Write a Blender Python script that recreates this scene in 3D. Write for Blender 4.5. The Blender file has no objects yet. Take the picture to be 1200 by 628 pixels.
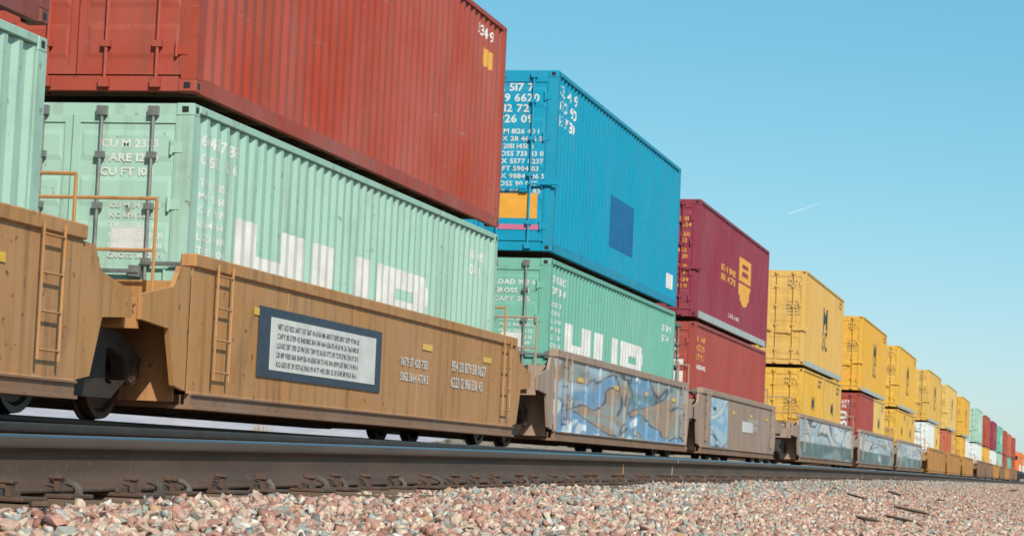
import bpy, bmesh, math, random
import numpy as np
from mathutils import Vector, Matrix

random.seed(7)
RNG = np.random.default_rng(7)
SC = bpy.context.scene
COL = SC.collection
PI = math.pi

# ------------------------------------------------------------------ camera
# X to the right, Y along the track away from the camera, Z up; the camera stands at rail height
F_PX, VPX, VPY, ROLL = 2792.0, 1257.0, 568.0, math.radians(2.5)
_a, _b = VPX - 600.0, VPY - 314.0
_A = _a * math.cos(ROLL) + _b * math.sin(ROLL)
_B = _a * math.sin(ROLL) - _b * math.cos(ROLL)
PITCH = math.atan(-_B / F_PX)
YAW = math.atan(_A / (F_PX * math.cos(PITCH) - _B * math.sin(PITCH)))
fw = Vector((-math.sin(YAW) * math.cos(PITCH), math.cos(YAW) * math.cos(PITCH), math.sin(PITCH)))
r0 = Vector((math.cos(YAW), math.sin(YAW), 0.0))
u0 = r0.cross(fw)
rr = r0 * math.cos(ROLL) + u0 * math.sin(ROLL)
uu = -r0 * math.sin(ROLL) + u0 * math.cos(ROLL)
cam_d = bpy.data.cameras.new('camera')
cam = bpy.data.objects.new('camera', cam_d)
COL.objects.link(cam)
M = Matrix.Identity(4)
for i in range(3):
    M[i][0], M[i][1], M[i][2] = rr[i], uu[i], -fw[i]
cam.matrix_world = M
cam_d.sensor_fit = 'HORIZONTAL'
cam_d.sensor_width = 36.0
cam_d.lens = F_PX / 1200.0 * 36.0
cam_d.clip_start, cam_d.clip_end = 0.1, 60000.0
cam_d.dof.use_dof = True
cam_d.dof.focus_distance = 10.0
cam_d.dof.aperture_fstop = 16.0
SC.camera = cam

# ------------------------------------------------------------------ sky, sun, exposure
SUN_DIR = Vector((0.43, -0.65, 0.62)).normalized()
SUN_EL = math.asin(SUN_DIR.z)
SUN_AZ = math.atan2(SUN_DIR.x, SUN_DIR.y)
world = bpy.data.worlds.new('World')
SC.world = world
world.use_nodes = True
wn = world.node_tree
wn.nodes.clear()
sky = wn.nodes.new('ShaderNodeTexSky')
sky.sky_type = 'NISHITA'
sky.sun_disc = False
sky.sun_elevation = SUN_EL
sky.sun_rotation = SUN_AZ
sky.altitude = 0.0
sky.air_density = 0.8
sky.dust_density = 0.55
sky.ozone_density = 3.0
bg = wn.nodes.new('ShaderNodeBackground')
bg.inputs['Strength'].default_value = 0.1
wo = wn.nodes.new('ShaderNodeOutputWorld')
# the photograph's sky is graded towards turquoise: one tone curve per colour channel
sep = wn.nodes.new('ShaderNodeSeparateColor')
com = wn.nodes.new('ShaderNodeCombineColor')
wn.links.new(sky.outputs[0], sep.inputs[0])
for ci, (gain, power) in enumerate(((0.70, 1.25), (2.31, 0.641), (2.50, 0.604))):
    pw = wn.nodes.new('ShaderNodeMath'); pw.operation = 'POWER'
    pw.inputs[1].default_value = power
    ml = wn.nodes.new('ShaderNodeMath'); ml.operation = 'MULTIPLY'
    ml.inputs[1].default_value = gain
    wn.links.new(sep.outputs[ci], pw.inputs[0])
    wn.links.new(pw.outputs[0], ml.inputs[0])
    wn.links.new(ml.outputs[0], com.inputs[ci])
wn.links.new(com.outputs[0], bg.inputs['Color'])
wn.links.new(bg.outputs[0], wo.inputs['Surface'])
sun_l = bpy.data.lights.new('sun', 'SUN')
sun_l.energy = 5.0
sun_l.angle = math.radians(0.53)
sun_l.color = (1.0, 0.93, 0.82)
sun = bpy.data.objects.new('sun', sun_l)
COL.objects.link(sun)
sun.rotation_euler = (-SUN_DIR).to_track_quat('-Z', 'Y').to_euler()
sun.location = (20, -20, 40)
SC.view_settings.view_transform = 'Standard'
SC.view_settings.look = 'None'
SC.view_settings.gamma = 1.0
SC.view_settings.exposure = 0.0

# ------------------------------------------------------------------ glyphs of the built-in typeface
GLYPH = {}
for ch in '0123456789ABCDEFGHIJKLMNOPQRSTUVWXYZ':
    cu = bpy.data.curves.new('glyph', 'FONT')
    cu.body = ch; cu.size = 1.0; cu.offset = 0.022; cu.resolution_u = 2
    ob = bpy.data.objects.new('glyph', cu); COL.objects.link(ob)
    dg = bpy.context.evaluated_depsgraph_get()
    gm = bpy.data.meshes.new_from_object(ob.evaluated_get(dg))
    lo = min(v.co.x for v in gm.vertices); hi = max(v.co.x for v in gm.vertices)
    GLYPH[ch] = ([(v.co.x - lo, v.co.y) for v in gm.vertices], [tuple(p.vertices) for p in gm.polygons], hi - lo)
    bpy.data.objects.remove(ob); bpy.data.curves.remove(cu); bpy.data.meshes.remove(gm)

# ------------------------------------------------------------------ materials
def srgb(r, g, b):
    f = lambda c: (c / 255 / 12.92) if c / 255 <= 0.04045 else ((c / 255 + 0.055) / 1.055) ** 2.4
    return (f(r), f(g), f(b))

class NT:
    """small node-graph helper"""
    def __init__(s, name, rough=0.6, metal=0.0, spec=0.5):
        s.m = bpy.data.materials.new(name)
        s.m.use_nodes = True
        s.t = s.m.node_tree
        s.p = s.t.nodes['Principled BSDF']
        s.p.inputs['Roughness'].default_value = rough
        s.p.inputs['Metallic'].default_value = metal
        s.p.inputs['Specular IOR Level'].default_value = spec
        s._co = None
    def n(s, typ, **kw):
        nd = s.t.nodes.new('ShaderNode' + typ)
        for k, v in kw.items():
            setattr(nd, k, v)
        return nd
    def l(s, a, b):
        s.t.links.new(a, b)
    def coords(s, rand=True):
        if s._co is None:
            tc = s.n('TexCoord')
            if rand:
                oi = s.n('ObjectInfo')
                mu = s.n('Math', operation='MULTIPLY')
                s.l(oi.outputs['Random'], mu.inputs[0])
                mu.inputs[1].default_value = 57.0
                ad = s.n('VectorMath', operation='ADD')
                s.l(tc.outputs['Object'], ad.inputs[0])
                s.l(mu.outputs[0], ad.inputs[1])
                s._co = ad.outputs[0]
            else:
                s._co = tc.outputs['Object']
        return s._co
    def noise(s, scale, detail=4.0, stretch=(1, 1, 1), rand=True, rough=0.55, world=False):
        mp = s.n('Mapping')
        mp.inputs['Scale'].default_value = stretch
        if world:
            g = s.n('NewGeometry')
            s.l(g.outputs['Position'], mp.inputs[0])
        else:
            s.l(s.coords(rand), mp.inputs[0])
        nz = s.n('TexNoise')
        nz.inputs['Scale'].default_value = scale
        nz.inputs['Detail'].default_value = detail
        nz.inputs['Roughness'].default_value = rough
        s.l(mp.outputs[0], nz.inputs['Vector'])
        return nz.outputs['Fac']
    def ramp(s, fac, stops, interp='LINEAR'):
        r = s.n('ValToRGB')
        r.color_ramp.interpolation = interp
        e = r.color_ramp.elements
        while len(e) < len(stops):
            e.new(0.5)
        for el, (p, c) in zip(e, stops):
            el.position = p
            el.color = (c, c, c, 1) if not hasattr(c, '__len__') else (*c[:3], 1)
        s.l(fac, r.inputs[0])
        return r.outputs[0]
    def mix(s, fac, a, b, blend='MIX'):
        m = s.n('Mix', data_type='RGBA', blend_type=blend)
        for sock, v in ((m.inputs[0], fac), (m.inputs[6], a), (m.inputs[7], b)):
            if isinstance(v, (int, float)):
                sock.default_value = v
            elif isinstance(v, tuple):
                sock.default_value = (*v[:3], 1)
            else:
                s.l(v, sock)
        return m.outputs[2]
    def base(s, c):
        if isinstance(c, tuple):
            s.p.inputs['Base Color'].default_value = (*c[:3], 1)
        else:
            s.l(c, s.p.inputs['Base Color'])
    def rough(s, v):
        s.l(v, s.p.inputs['Roughness'])
    def bump(s, h, strength=0.3, dist=0.01):
        b = s.n('Bump')
        b.inputs['Strength'].default_value = strength
        b.inputs['Distance'].default_value = dist
        s.l(h, b.inputs['Height'])
        s.l(b.outputs[0], s.p.inputs['Normal'])

_mc = {}
def paint(name, c, wear=0.35, rough=0.5, dirt=(0.13, 0.09, 0.06), fade=0.08):
    """weathered container or car paint: fading, vertical dirt runs, rust chips"""
    if name in _mc:
        return _mc[name]
    g = NT(name, rough, 0.0, 0.3)
    big = g.noise(0.55, 5)
    pale = tuple(min(1, x * (1 - fade) + fade * 0.62) for x in c)
    col = g.mix(g.ramp(big, [(0.35, 0.0), (0.7, 1.0)]), c, pale)
    run = g.noise(7.0, 6, stretch=(1, 1, 0.07))
    col = g.mix(g.ramp(run, [(0.50, 0.0), (0.76, wear)]), col, dirt)
    run2 = g.noise(1.1, 8, stretch=(1, 1, 0.7), rough=0.7)
    col = g.mix(g.ramp(run2, [(0.56, 0.0), (0.72, wear * 0.7)]), col, tuple(x * 0.6 for x in dirt))
    sp = g.noise(9.0, 6)
    col = g.mix(g.ramp(sp, [(0.66, 0.0), (0.70, min(1, wear * 1.8))]), col, (0.16, 0.065, 0.03))
    st = g.noise(1.1, 3, stretch=(1, 1, 0.6))
    col = g.mix(g.ramp(st, [(0.56, 0.0), (0.60, wear * 0.5)]), col, pale, 'MIX')
    sc_ = g.noise(4.0, 8, stretch=(1, 0.2, 6))
    col = g.mix(g.ramp(sc_, [(0.67, 0.0), (0.71, wear)]), col, (0.30, 0.25, 0.21))
    g.base(col)
    g.rough(g.ramp(g.noise(2.0, 4), [(0.3, rough - 0.08), (0.75, rough + 0.22)]))
    g.bump(g.noise(1.6, 3), 0.5, 0.03)
    _mc[name] = g.m
    return g.m

def flat(name, c, rough=0.55, metal=0.0, var=0.15, scale=6.0):
    if name in _mc:
        return _mc[name]
    g = NT(name, rough, metal)
    g.base(g.mix(g.ramp(g.noise(scale, 4), [(0.3, 0.0), (0.7, 1.0)]), c, tuple(x * (1 - 2 * var) for x in c)))
    _mc[name] = g.m
    return g.m

RED = paint('red_container_paint', (0.36, 0.048, 0.022), 0.40)
OLDRED = paint('brown_red_container_paint', (0.23, 0.055, 0.042), 0.5)
ORANGERED = paint('orange_red_container_paint', (0.46, 0.10, 0.045))
MINT = paint('mint_green_container_paint', (0.33, 0.53, 0.43), 0.34)
MINT2 = paint('sea_green_container_paint', (0.14, 0.40, 0.31), 0.22)
BLUE = paint('bright_blue_container_paint', (0.0, 0.27, 0.43), 0.15, fade=0.02)
MAROON = paint('maroon_container_paint', (0.24, 0.028, 0.050), 0.2, fade=0.03)
BRICK = paint('brick_red_container_paint', (0.33, 0.055, 0.042), 0.2, fade=0.03)
YELLOW = paint('mustard_yellow_container_paint', (0.62, 0.37, 0.085), 0.28)
GOLD = paint('golden_yellow_container_paint', (0.66, 0.37, 0.035), 0.28)
GOLDS = [GOLD, paint('golden_yellow_container_paint_dusty', (0.62, 0.37, 0.06), 0.5), paint('golden_yellow_container_paint_deep', (0.66, 0.35, 0.028), 0.38), paint('golden_yellow_container_paint_pale', (0.66, 0.42, 0.085), 0.42, fade=0.2)]
WHITE = paint('white_container_paint', (0.66, 0.69, 0.68), 0.3)
ALU = paint('dull_silver_rail_and_gap_highlight', (0.42, 0.46, 0.44), 0.4, 0.4)
TANCAR = paint('tan_well_car_paint', (0.43, 0.21, 0.070), 0.6, 0.6, (0.10, 0.055, 0.03))
GREYCAR = paint('grey_tan_well_car_paint', (0.34, 0.24, 0.18), 0.5, 0.6, (0.10, 0.06, 0.04))
ORCAR = paint('rusty_yellow_well_car_paint', (0.44, 0.21, 0.04), 0.6, 0.55, (0.12, 0.055, 0.02))
BROWNCAR = paint('rusty_brown_well_car_paint', (0.22, 0.12, 0.065), 0.6, 0.6)
STENCIL = flat('white_stencil_paint', (0.70, 0.70, 0.67), 0.6, 0, 0.12, 3.0)
OSTENCIL = flat('amber_stencil_paint', (0.72, 0.36, 0.06), 0.5, 0, 0.1)
DKBLUE = flat('dark_blue_paint', (0.004, 0.12, 0.29), 0.45, 0, 0.1)
NAVY = flat('navy_plate_paint', (0.035, 0.05, 0.08), 0.5, 0, 0.15)
DARKLET = flat('charcoal_lettering_paint', (0.055, 0.055, 0.06), 0.5, 0, 0.1)
PINK = flat('pink_sticker_film', (0.60, 0.16, 0.28), 0.5, 0, 0.1)
ORANGELBL = flat('orange_label_film', (0.80, 0.38, 0.05), 0.45, 0, 0.1)
GALV = flat('galvanised_steel', (0.33, 0.33, 0.31), 0.42, 0.6, 0.2)
CASTIRON = flat('dark_cast_steel', (0.055, 0.042, 0.034), 0.7, 0.2, 0.25)
WHEELM = flat('worn_wheel_steel', (0.10, 0.075, 0.06), 0.45, 0.7, 0.2)
REFL = flat('yellow_reflector_tape', (0.80, 0.46, 0.03), 0.35, 0, 0.1)
BLACKM = flat('black_paint', (0.02, 0.02, 0.022), 0.5, 0, 0.2)
GLASS = flat('dark_window_glass', (0.02, 0.028, 0.035), 0.08, 0, 0.1)
LOCO = paint('orange_locomotive_paint', (0.65, 0.17, 0.025), 0.25)
GASK = flat('black_door_gasket', (0.025, 0.025, 0.025), 0.8, 0, 0.2)

def graffiti(name, c, cols, zsplit=None, scale=1.1, thr=0.46):
    """car paint with spray-painted shapes in it, held in the panel's own coordinates"""
    g = NT(name, 0.55)
    run = g.noise(3.0, 5, stretch=(1, 1, 0.1))
    col = g.mix(g.ramp(run, [(0.5, 0.0), (0.8, 0.5)]), c, (0.10, 0.06, 0.035))
    for k, (cc, t) in enumerate(cols):
        mp = g.n('Mapping')
        mp.inputs['Location'].default_value = (3.1 * k + 1.7, 5.3 * k, 2.9 * k)
        mp.inputs['Scale'].default_value = (1, 0.22, 1.1)
        gp = g.n('NewGeometry'); g.l(gp.outputs['Position'], mp.inputs[0])
        nz = g.n('TexNoise')
        nz.inputs['Scale'].default_value = scale
        nz.inputs['Detail'].default_value = 1.5
        nz.inputs['Distortion'].default_value = 1.4
        g.l(mp.outputs[0], nz.inputs['Vector'])
        m = g.ramp(nz.outputs['Fac'], [(t - 0.03, 0.0), (t + 0.07, 0.85)])
        if zsplit:
            sx = g.n('SeparateXYZ')
            g.l(gp.outputs['Position'], sx.inputs[0])
            lo, hi = zsplit[k]
            mr = g.n('MapRange')
            mr.inputs[1].default_value, mr.inputs[2].default_value = lo, lo + 0.06
            g.l(sx.outputs['Z'], mr.inputs[0])
            mr2 = g.n('MapRange')
            mr2.inputs[1].default_value, mr2.inputs[2].default_value = hi, hi + 0.06
            mr2.inputs[3].default_value, mr2.inputs[4].default_value = 1.0, 0.0
            g.l(sx.outputs['Z'], mr2.inputs[0])
            m1 = g.n('Math', operation='MULTIPLY')
            g.l(mr.outputs[0], m1.inputs[0]); g.l(mr2.outputs[0], m1.inputs[1])
            m2 = g.n('Math', operation='MULTIPLY')
            g.l(m1.outputs[0], m2.inputs[0]); g.l(m, m2.inputs[1])
            m = m2.outputs[0]
        col = g.mix(m, col, cc)
        if k == 1:
            ring = g.ramp(nz.outputs['Fac'], [(t - 0.022, 0.0), (t - 0.012, 0.85), (t + 0.004, 0.85), (t + 0.014, 0.0)])
            col = g.mix(ring, col, (0.045, 0.06, 0.09))
            hl = g.ramp(nz.outputs['Fac'], [(t + 0.11, 0.0), (t + 0.13, 0.8)])
            col = g.mix(hl, col, (0.62, 0.68, 0.70))
    rs = g.noise(7.0, 6)
    col = g.mix(g.ramp(rs, [(0.60, 0.0), (0.70, 0.6)]), col, (0.15, 0.075, 0.04))
    g.base(col)
    return g.m
GRAF_BLUE = graffiti('tan_panel_with_blue_spray_paint', (0.34, 0.25, 0.18),
                     [((0.28, 0.33, 0.32), 0.44), ((0.13, 0.31, 0.52), 0.48), ((0.10, 0.20, 0.22), 0.60), ((0.40, 0.52, 0.62), 0.60)])
GRAF_PALE = graffiti('grey_panel_with_pale_spray_paint', (0.30, 0.22, 0.16),
                     [((0.60, 0.64, 0.64), 0.27), ((0.30, 0.42, 0.50), 0.52), ((0.08, 0.16, 0.17), 0.34), ((0.24, 0.34, 0.34), 0.56)],
                     zsplit=[(0.92, 1.8), (0.92, 1.8), (0.48, 0.92), (0.48, 0.92)], scale=0.7)

# ------------------------------------------------------------------ mesh helpers
class MB:
    def __init__(s):
        s.v, s.f, s.mi = [], [], []
    def poly(s, vs, fs, mi=0):
        o = len(s.v)
        s.v += [tuple(p) for p in vs]
        s.f += [tuple(o + i for i in f) for f in fs]
        s.mi += [mi] * len(fs)
        return s
    def box(s, x0, x1, y0, y1, z0, z1, mi=0, bev=0.0):
        if bev <= 0:
            vs = [(x0, y0, z0), (x1, y0, z0), (x1, y1, z0), (x0, y1, z0), (x0, y0, z1), (x1, y0, z1), (x1, y1, z1), (x0, y1, z1)]
            return s.poly(vs, [(3, 2, 1, 0), (4, 5, 6, 7), (0, 1, 5, 4), (1, 2, 6, 5), (2, 3, 7, 6), (3, 0, 4, 7)], mi)
        b = bev
        bm = bmesh.new()
        bmesh.ops.create_cube(bm, size=1.0)
        bmesh.ops.scale(bm, vec=(x1 - x0, y1 - y0, z1 - z0), verts=bm.verts)
        bmesh.ops.translate(bm, vec=((x0 + x1) / 2, (y0 + y1) / 2, (z0 + z1) / 2), verts=bm.verts)
        bmesh.ops.bevel(bm, geom=list(bm.edges), offset=b, segments=1, affect='EDGES', profile=0.5)
        s.bm(bm, mi)
        return s
    def bm(s, bm, mi=0):
        bm.verts.index_update()
        s.poly([v.co[:] for v in bm.verts], [[v.index for v in f.verts] for f in bm.faces], mi)
        bm.free()
    def prism(s, pts, axis, a0, a1, mi=0):
        """closed outline pts (2D) extruded along axis: 'x' uses (y,z), 'y' uses (x,z), 'z' uses (x,y)"""
        def mk(p, a):
            return (a, p[0], p[1]) if axis == 'x' else ((p[0], a, p[1]) if axis == 'y' else (p[0], p[1], a))
        n = len(pts)
        vs = [mk(p, a0) for p in pts] + [mk(p, a1) for p in pts]
        fs = [tuple(range(n)), tuple(range(2 * n - 1, n - 1, -1))] + [(i, n + i, n + (i + 1) % n, (i + 1) % n) for i in range(n)]
        return s.poly(vs, fs, mi)
    def cyl(s, p0, p1, r, n=10, r1=None, mi=0):
        p0, p1 = Vector(p0), Vector(p1)
        r1 = r if r1 is None else r1
        d = (p1 - p0).normalized()
        a = d.orthogonal().normalized()
        b = d.cross(a)
        vs = []
        for p, q in ((p0, r), (p1, r1)):
            for i in range(n):
                t = 2 * PI * i / n
                vs.append(tuple(p + (a * math.cos(t) + b * math.sin(t)) * q))
        fs = [(i, (i + 1) % n, n + (i + 1) % n, n + i) for i in range(n)] + [tuple(range(n - 1, -1, -1)), tuple(range(n, 2 * n))]
        return s.poly(vs, fs, mi)
    def lathe(s, prof, cx, cy, cz, axis='x', n=28, mi=0):
        """closed profile [(along, radius)] turned round an axis through (cx,cy,cz)"""
        vs, fs, k = [], [], len(prof)
        for i in range(n):
            t = 2 * PI * i / n
            for a, r in prof:
                if axis == 'x':
                    vs.append((cx + a, cy + r * math.cos(t), cz + r * math.sin(t)))
                else:
                    vs.append((cx + r * math.cos(t), cy + r * math.sin(t), cz + a))
        for i in range(n):
            for j in range(k):
                fs.append((i * k + j, i * k + (j + 1) % k, ((i + 1) % n) * k + (j + 1) % k, ((i + 1) % n) * k + j))
        return s.poly(vs, fs, mi)
    def mesh(s, name, mats=(None,), smooth=False, fix=True):
        me = bpy.data.meshes.new(name)
        me.from_pydata(s.v, [], s.f)
        for m in mats:
            me.materials.append(m)
        if len(mats) > 1:
            me.polygons.foreach_set('material_index', s.mi)
        if fix:
            bm = bmesh.new(); bm.from_mesh(me)
            bmesh.ops.recalc_face_normals(bm, faces=bm.faces)
            bm.to_mesh(me); bm.free()
        if smooth:
            me.polygons.foreach_set('use_smooth', [True] * len(me.polygons))
        me.update()
        return me

def link(name, me, parent=None, loc=(0, 0, 0), mat=None, rot=None):
    o = bpy.data.objects.new(name, me)
    COL.objects.link(o)
    o.location = loc
    if rot:
        o.rotation_euler = rot
    if parent:
        o.parent = parent
    if mat is not None and me is not None:
        if len(me.materials) == 0:
            me.materials.append(mat)
        o.material_slots[0].link = 'OBJECT'
        o.material_slots[0].material = mat
    return o

def tag(o, label=None, cat=None, group=None, kind=None):
    if label: o['label'] = label
    if cat: o['category'] = cat
    if group: o['group'] = group
    if kind: o['kind'] = kind
    return o

def empty(name, loc, label=None, cat=None, group=None):
    return tag(link(name, None, None, loc), label, cat, group)

MESH = {}
def cached(key, fn):
    if key not in MESH:
        MESH[key] = fn()
    return MESH[key]

# ------------------------------------------------------------------ layout
K = 23900.0                      # S = K / (VPX - x) is the distance along the track of a point x on the train's near side
XT = -9.33                       # centre of the train's track
ZT = 0.20                        # its rail top
XN = -4.03                       # centre of the near track
S2Y = lambda S: S - 1.908
def smooth(a, b, x):
    t = np.clip((x - a) / (b - a), 0, 1)
    return t * t * (3 - 2 * t)
def zrail(y):
    """rail top of the near track: it climbs gently past the camera, crests and drops"""
    y = np.asarray(y, dtype=float)
    S = np.clip(y + 0.76, 0, None)
    return 0.01 + 0.1 * (1 - np.exp(-(S - 7) / 12.0)) - 0.09 * smooth(45, 200, y)
def zballast(x, y):
    """top of the ballast bed"""
    d = -np.asarray(x, dtype=float)
    zr = zrail(y)
    near = zr - 0.190
    near = near - 0.030 * (1 - smooth(13, 32, y)) * smooth(1.2, 2.4, d)
    slope = near - 0.126 * np.clip(2.45 - d, 0, 2.9) - 0.45 * np.clip(-0.45 - d, 0, 1.2)
    t = smooth(5.6, 7.2, d)
    top = slope * (1 - t) + (ZT - 0.205) * t
    return top - 0.5 * np.clip(d - 11.2, 0, 1.9)

# ------------------------------------------------------------------ ground, hills
g = NT('dry_desert_soil', 0.95, 0, 0.2)
c1 = g.mix(g.ramp(g.noise(0.02, 6, rand=False), [(0.35, 0.0), (0.65, 1.0)]), (0.33, 0.255, 0.18), (0.24, 0.19, 0.135))
c1 = g.mix(g.ramp(g.noise(1.5, 6, rand=False), [(0.45, 0.0), (0.7, 0.6)]), c1, (0.20, 0.16, 0.10))
g.base(c1)
g.bump(g.noise(2.0, 8, rand=False), 0.6, 0.1)
SOIL = g.m
mb = MB()
NR, NA = 40, 96
rad = [0.0] + [3.0 * (22000 / 3.0) ** (i / (NR - 1)) for i in range(NR)]
mb.v.append((0, 30, -1.05))
for r in rad[1:]:
    for j in range(NA):
        t = 2 * PI * j / NA
        mb.v.append((r * math.cos(t), 30 + r * math.sin(t), -1.05 + 0.06 * math.sin(r * 0.7 + 3 * t)))
for j in range(NA):
    mb.f.append((0, 1 + j, 1 + (j + 1) % NA)); mb.mi.append(0)
for i in range(NR - 1):
    for j in range(NA):
        a, b = 1 + i * NA + j, 1 + i * NA + (j + 1) % NA
        mb.f.append((a, a + NA, b + NA, b)); mb.mi.append(0)
tag(link('ground', mb.mesh('ground', (SOIL,), True)), kind='structure')

def fbm(x, seed):
    r = random.Random(seed)
    v = 0
    for k in range(1, 9):
        v += math.sin(x * (1.7 ** k) + r.random() * 7) / (1.5 ** k)
    return v

def ridge(name, R0, R1, ph0, ph1, elev, mat, seed, rough, nphi=260, nr=14):
    """a range of hills: heights given as elevation angles (degrees) over bearing (degrees left of the track)"""
    m = MB()
    for j in range(nphi + 1):
        ph = math.radians(ph0 + (ph1 - ph0) * j / nphi)
        e = elev(math.degrees(ph))
        for i in range(nr + 1):
            t = i / nr
            R = R0 + (R1 - R0) * t
            prof = math.sin(PI * min(1, t * 1.02)) ** 1.2
            n = 1 + rough * (0.35 * fbm(math.degrees(ph) * 1.9 + t * 2.0, seed) + 0.25 * fbm(math.degrees(ph) * 6.1 + t * 5.0, seed + 1) * (0.3 + t))
            h = math.tan(math.radians(e)) * (R0 + R1) / 2 * prof * max(0.25, n)
            m.v.append((-R * math.sin(ph), R * math.cos(ph), -1.3 + h))
    for j in range(nphi):
        for i in range(nr):
            a = j * (nr + 1) + i
            m.f.append((a, a + 1, a + nr + 2, a + nr + 1)); m.mi.append(0)
    return tag(link(name, m.mesh(name, (mat,), True)), kind='structure')

g = NT('hazed_mountain_rock', 0.95, 0, 0.2)
c1 = g.mix(g.ramp(g.noise(0.004, 7, rand=False, stretch=(1, 1, 3)), [(0.35, 0.0), (0.65, 1.0)]), (0.42, 0.38, 0.40), (0.33, 0.33, 0.38))  # haze of the distance is put into this pale lavender rock colour
g.base(c1)
g.bump(g.noise(0.01, 8, rand=False), 0.5, 40.0)
ridge('mountains', 6200, 8600, 12.5, 70, lambda p: 1.7 * float(smooth(12.5, 17, p)) + 0.0, g.m, 3, 0.22)
g = NT('brown_scrub_hillside', 0.95, 0, 0.2)
c1 = g.mix(g.ramp(g.noise(0.01, 6, rand=False), [(0.35, 0.0), (0.65, 1.0)]), (0.34, 0.255, 0.205), (0.25, 0.19, 0.145))
c1 = g.mix(g.ramp(g.noise(0.10, 3, rand=False), [(0.56, 0.0), (0.62, 0.8)]), c1, (0.10, 0.095, 0.06))
g.base(c1)
g.bump(g.noise(0.05, 8, rand=False), 0.6, 6.0)
hill_e = lambda p: (0.75 * float(smooth(17.2, 13.0, -(-p))) if False else 0.80 * (1 - float(smooth(12.6, 17.4, p))) * float(smooth(0.3, 2.6, p)))
ridge('hills', 2100, 3000, 0.3, 17.4, hill_e, g.m, 11, 0.25)
def hill_pt(ph_deg, R):
    ph = math.radians(ph_deg)
    t = (R - 2100) / 900.0
    prof = math.sin(PI * min(1, t * 1.02)) ** 1.2
    n = 1 + 0.25 * (0.35 * fbm(ph_deg * 1.9 + t * 2.0, 11) + 0.25 * fbm(ph_deg * 6.1 + t * 5.0, 12) * (0.3 + t))
    return Vector((-R * math.sin(ph), R * math.cos(ph), -1.3 + math.tan(math.radians(hill_e(ph_deg))) * 2550 * prof * max(0.25, n)))

# ------------------------------------------------------------------ ballast bed
g = NT('ballast_fines', 0.95, 0, 0.2)
vo = g.n('TexVoronoi'); vo.inputs['Scale'].default_value = 22.0
g.l(g.coords(False), vo.inputs['Vector'])
sepc = g.n('SeparateColor'); g.l(vo.outputs['Color'], sepc.inputs[0])
c1 = g.ramp(sepc.outputs[0], [(0.0, (0.25, 0.135, 0.105)), (0.35, (0.33, 0.20, 0.16)), (0.55, (0.22, 0.22, 0.20)), (0.7, (0.44, 0.36, 0.28)), (0.9, (0.14, 0.13, 0.125))], 'CONSTANT')
g.base(c1)
g.bump(vo.outputs['Distance'], 0.9, 0.03)
FINES = g.m
xs = [-14.0, -13.1, -12.0, -11.2, -10.2, -9.3, -8.4, -7.2, -6.8, -6.4, -6.0, -5.6, -5.0, -4.4, -3.9, -3.4, -3.0, -2.7, -2.45, -2.1, -1.6, -1.1, -0.6, -0.1, 0.45, 0.9, 1.35, 1.65]
ys = list(np.arange(-12, 70, 1.0)) + list(np.arange(70, 620, 10.0))
mb = MB()
for y in ys:
    for x in xs:
        mb.v.append((x, y, float(zballast(x, y)) - 0.022 - (0.3 if x in (-14.0, 1.65) else 0)))
nx = len(xs)
for j in range(len(ys) - 1):
    for i in range(nx - 1):
        a = j * nx + i
        mb.f.append((a, a + 1, a + nx + 1, a + nx)); mb.mi.append(0)
bed = tag(link('ballast_bed', mb.mesh('ballast_bed', (FINES,), True)), kind='structure')

def stone_material(name, per_object):
    g = NT(name, 0.9, 0, 0.25)
    if per_object:
        oi = g.n('ObjectInfo'); c = oi.outputs['Color']
    else:
        at = g.n('Attribute', attribute_name='col'); c = at.outputs['Color']
    dust = g.noise(14.0, 5, world=True)
    c = g.mix(g.ramp(dust, [(0.35, 0.0), (0.75, 0.3)]), c, (0.40, 0.32, 0.25))
    fine = g.noise(90.0, 4, world=True)
    c = g.mix(g.ramp(fine, [(0.3, 0.35), (0.55, 0.0)]), c, (0.12, 0.085, 0.07))
    g.base(c)
    g.bump(g.noise(60.0, 5, world=True), 0.5, 0.008)
    return g.m
STONE_A = stone_material('crushed_stone', False)
STONE_O = stone_material('loose_crushed_stone', True)
PAL = np.array([(0.41, 0.205, 0.155), (0.31, 0.145, 0.11), (0.52, 0.335, 0.27), (0.58, 0.46, 0.34), (0.50, 0.385, 0.29), (0.27, 0.29, 0.26), (0.33, 0.35, 0.33), (0.12, 0.12, 0.115), (0.64, 0.60, 0.54), (0.48, 0.27, 0.13)])
P_FAR = np.array([0.25, 0.10, 0.24, 0.12, 0.12, 0.06, 0.06, 0.02, 0.05, 0.015])
P_RAIL = np.array([0.08, 0.05, 0.10, 0.10, 0.08, 0.27, 0.22, 0.05, 0.03, 0.02])

def hull_proto(npts, seed):
    r = np.random.default_rng(seed)
    p = r.normal(size=(npts, 3))
    p /= np.linalg.norm(p, axis=1)[:, None]
    p *= r.uniform(0.72, 1.05, size=(npts, 1))
    p *= np.array([1.0, r.uniform(0.62, 0.95), r.uniform(0.42, 0.72)])
    bm = bmesh.new()
    vs = [bm.verts.new(q) for q in p]
    res = bmesh.ops.convex_hull(bm, input=vs)
    bmesh.ops.delete(bm, geom=[v for v in bm.verts if not v.link_faces], context='VERTS')
    bmesh.ops.triangulate(bm, faces=bm.faces)
    bmesh.ops.recalc_face_normals(bm, faces=bm.faces)
    bm.verts.index_update()
    V = np.array([v.co[:] for v in bm.verts]); Fc = np.array([[v.index for v in f.verts] for f in bm.faces])
    bm.free()
    return V, Fc
PROTO_N = [hull_proto(11, 100 + i) for i in range(26)]
PROTO_F = [hull_proto(7, 300 + i) for i in range(12)]

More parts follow.
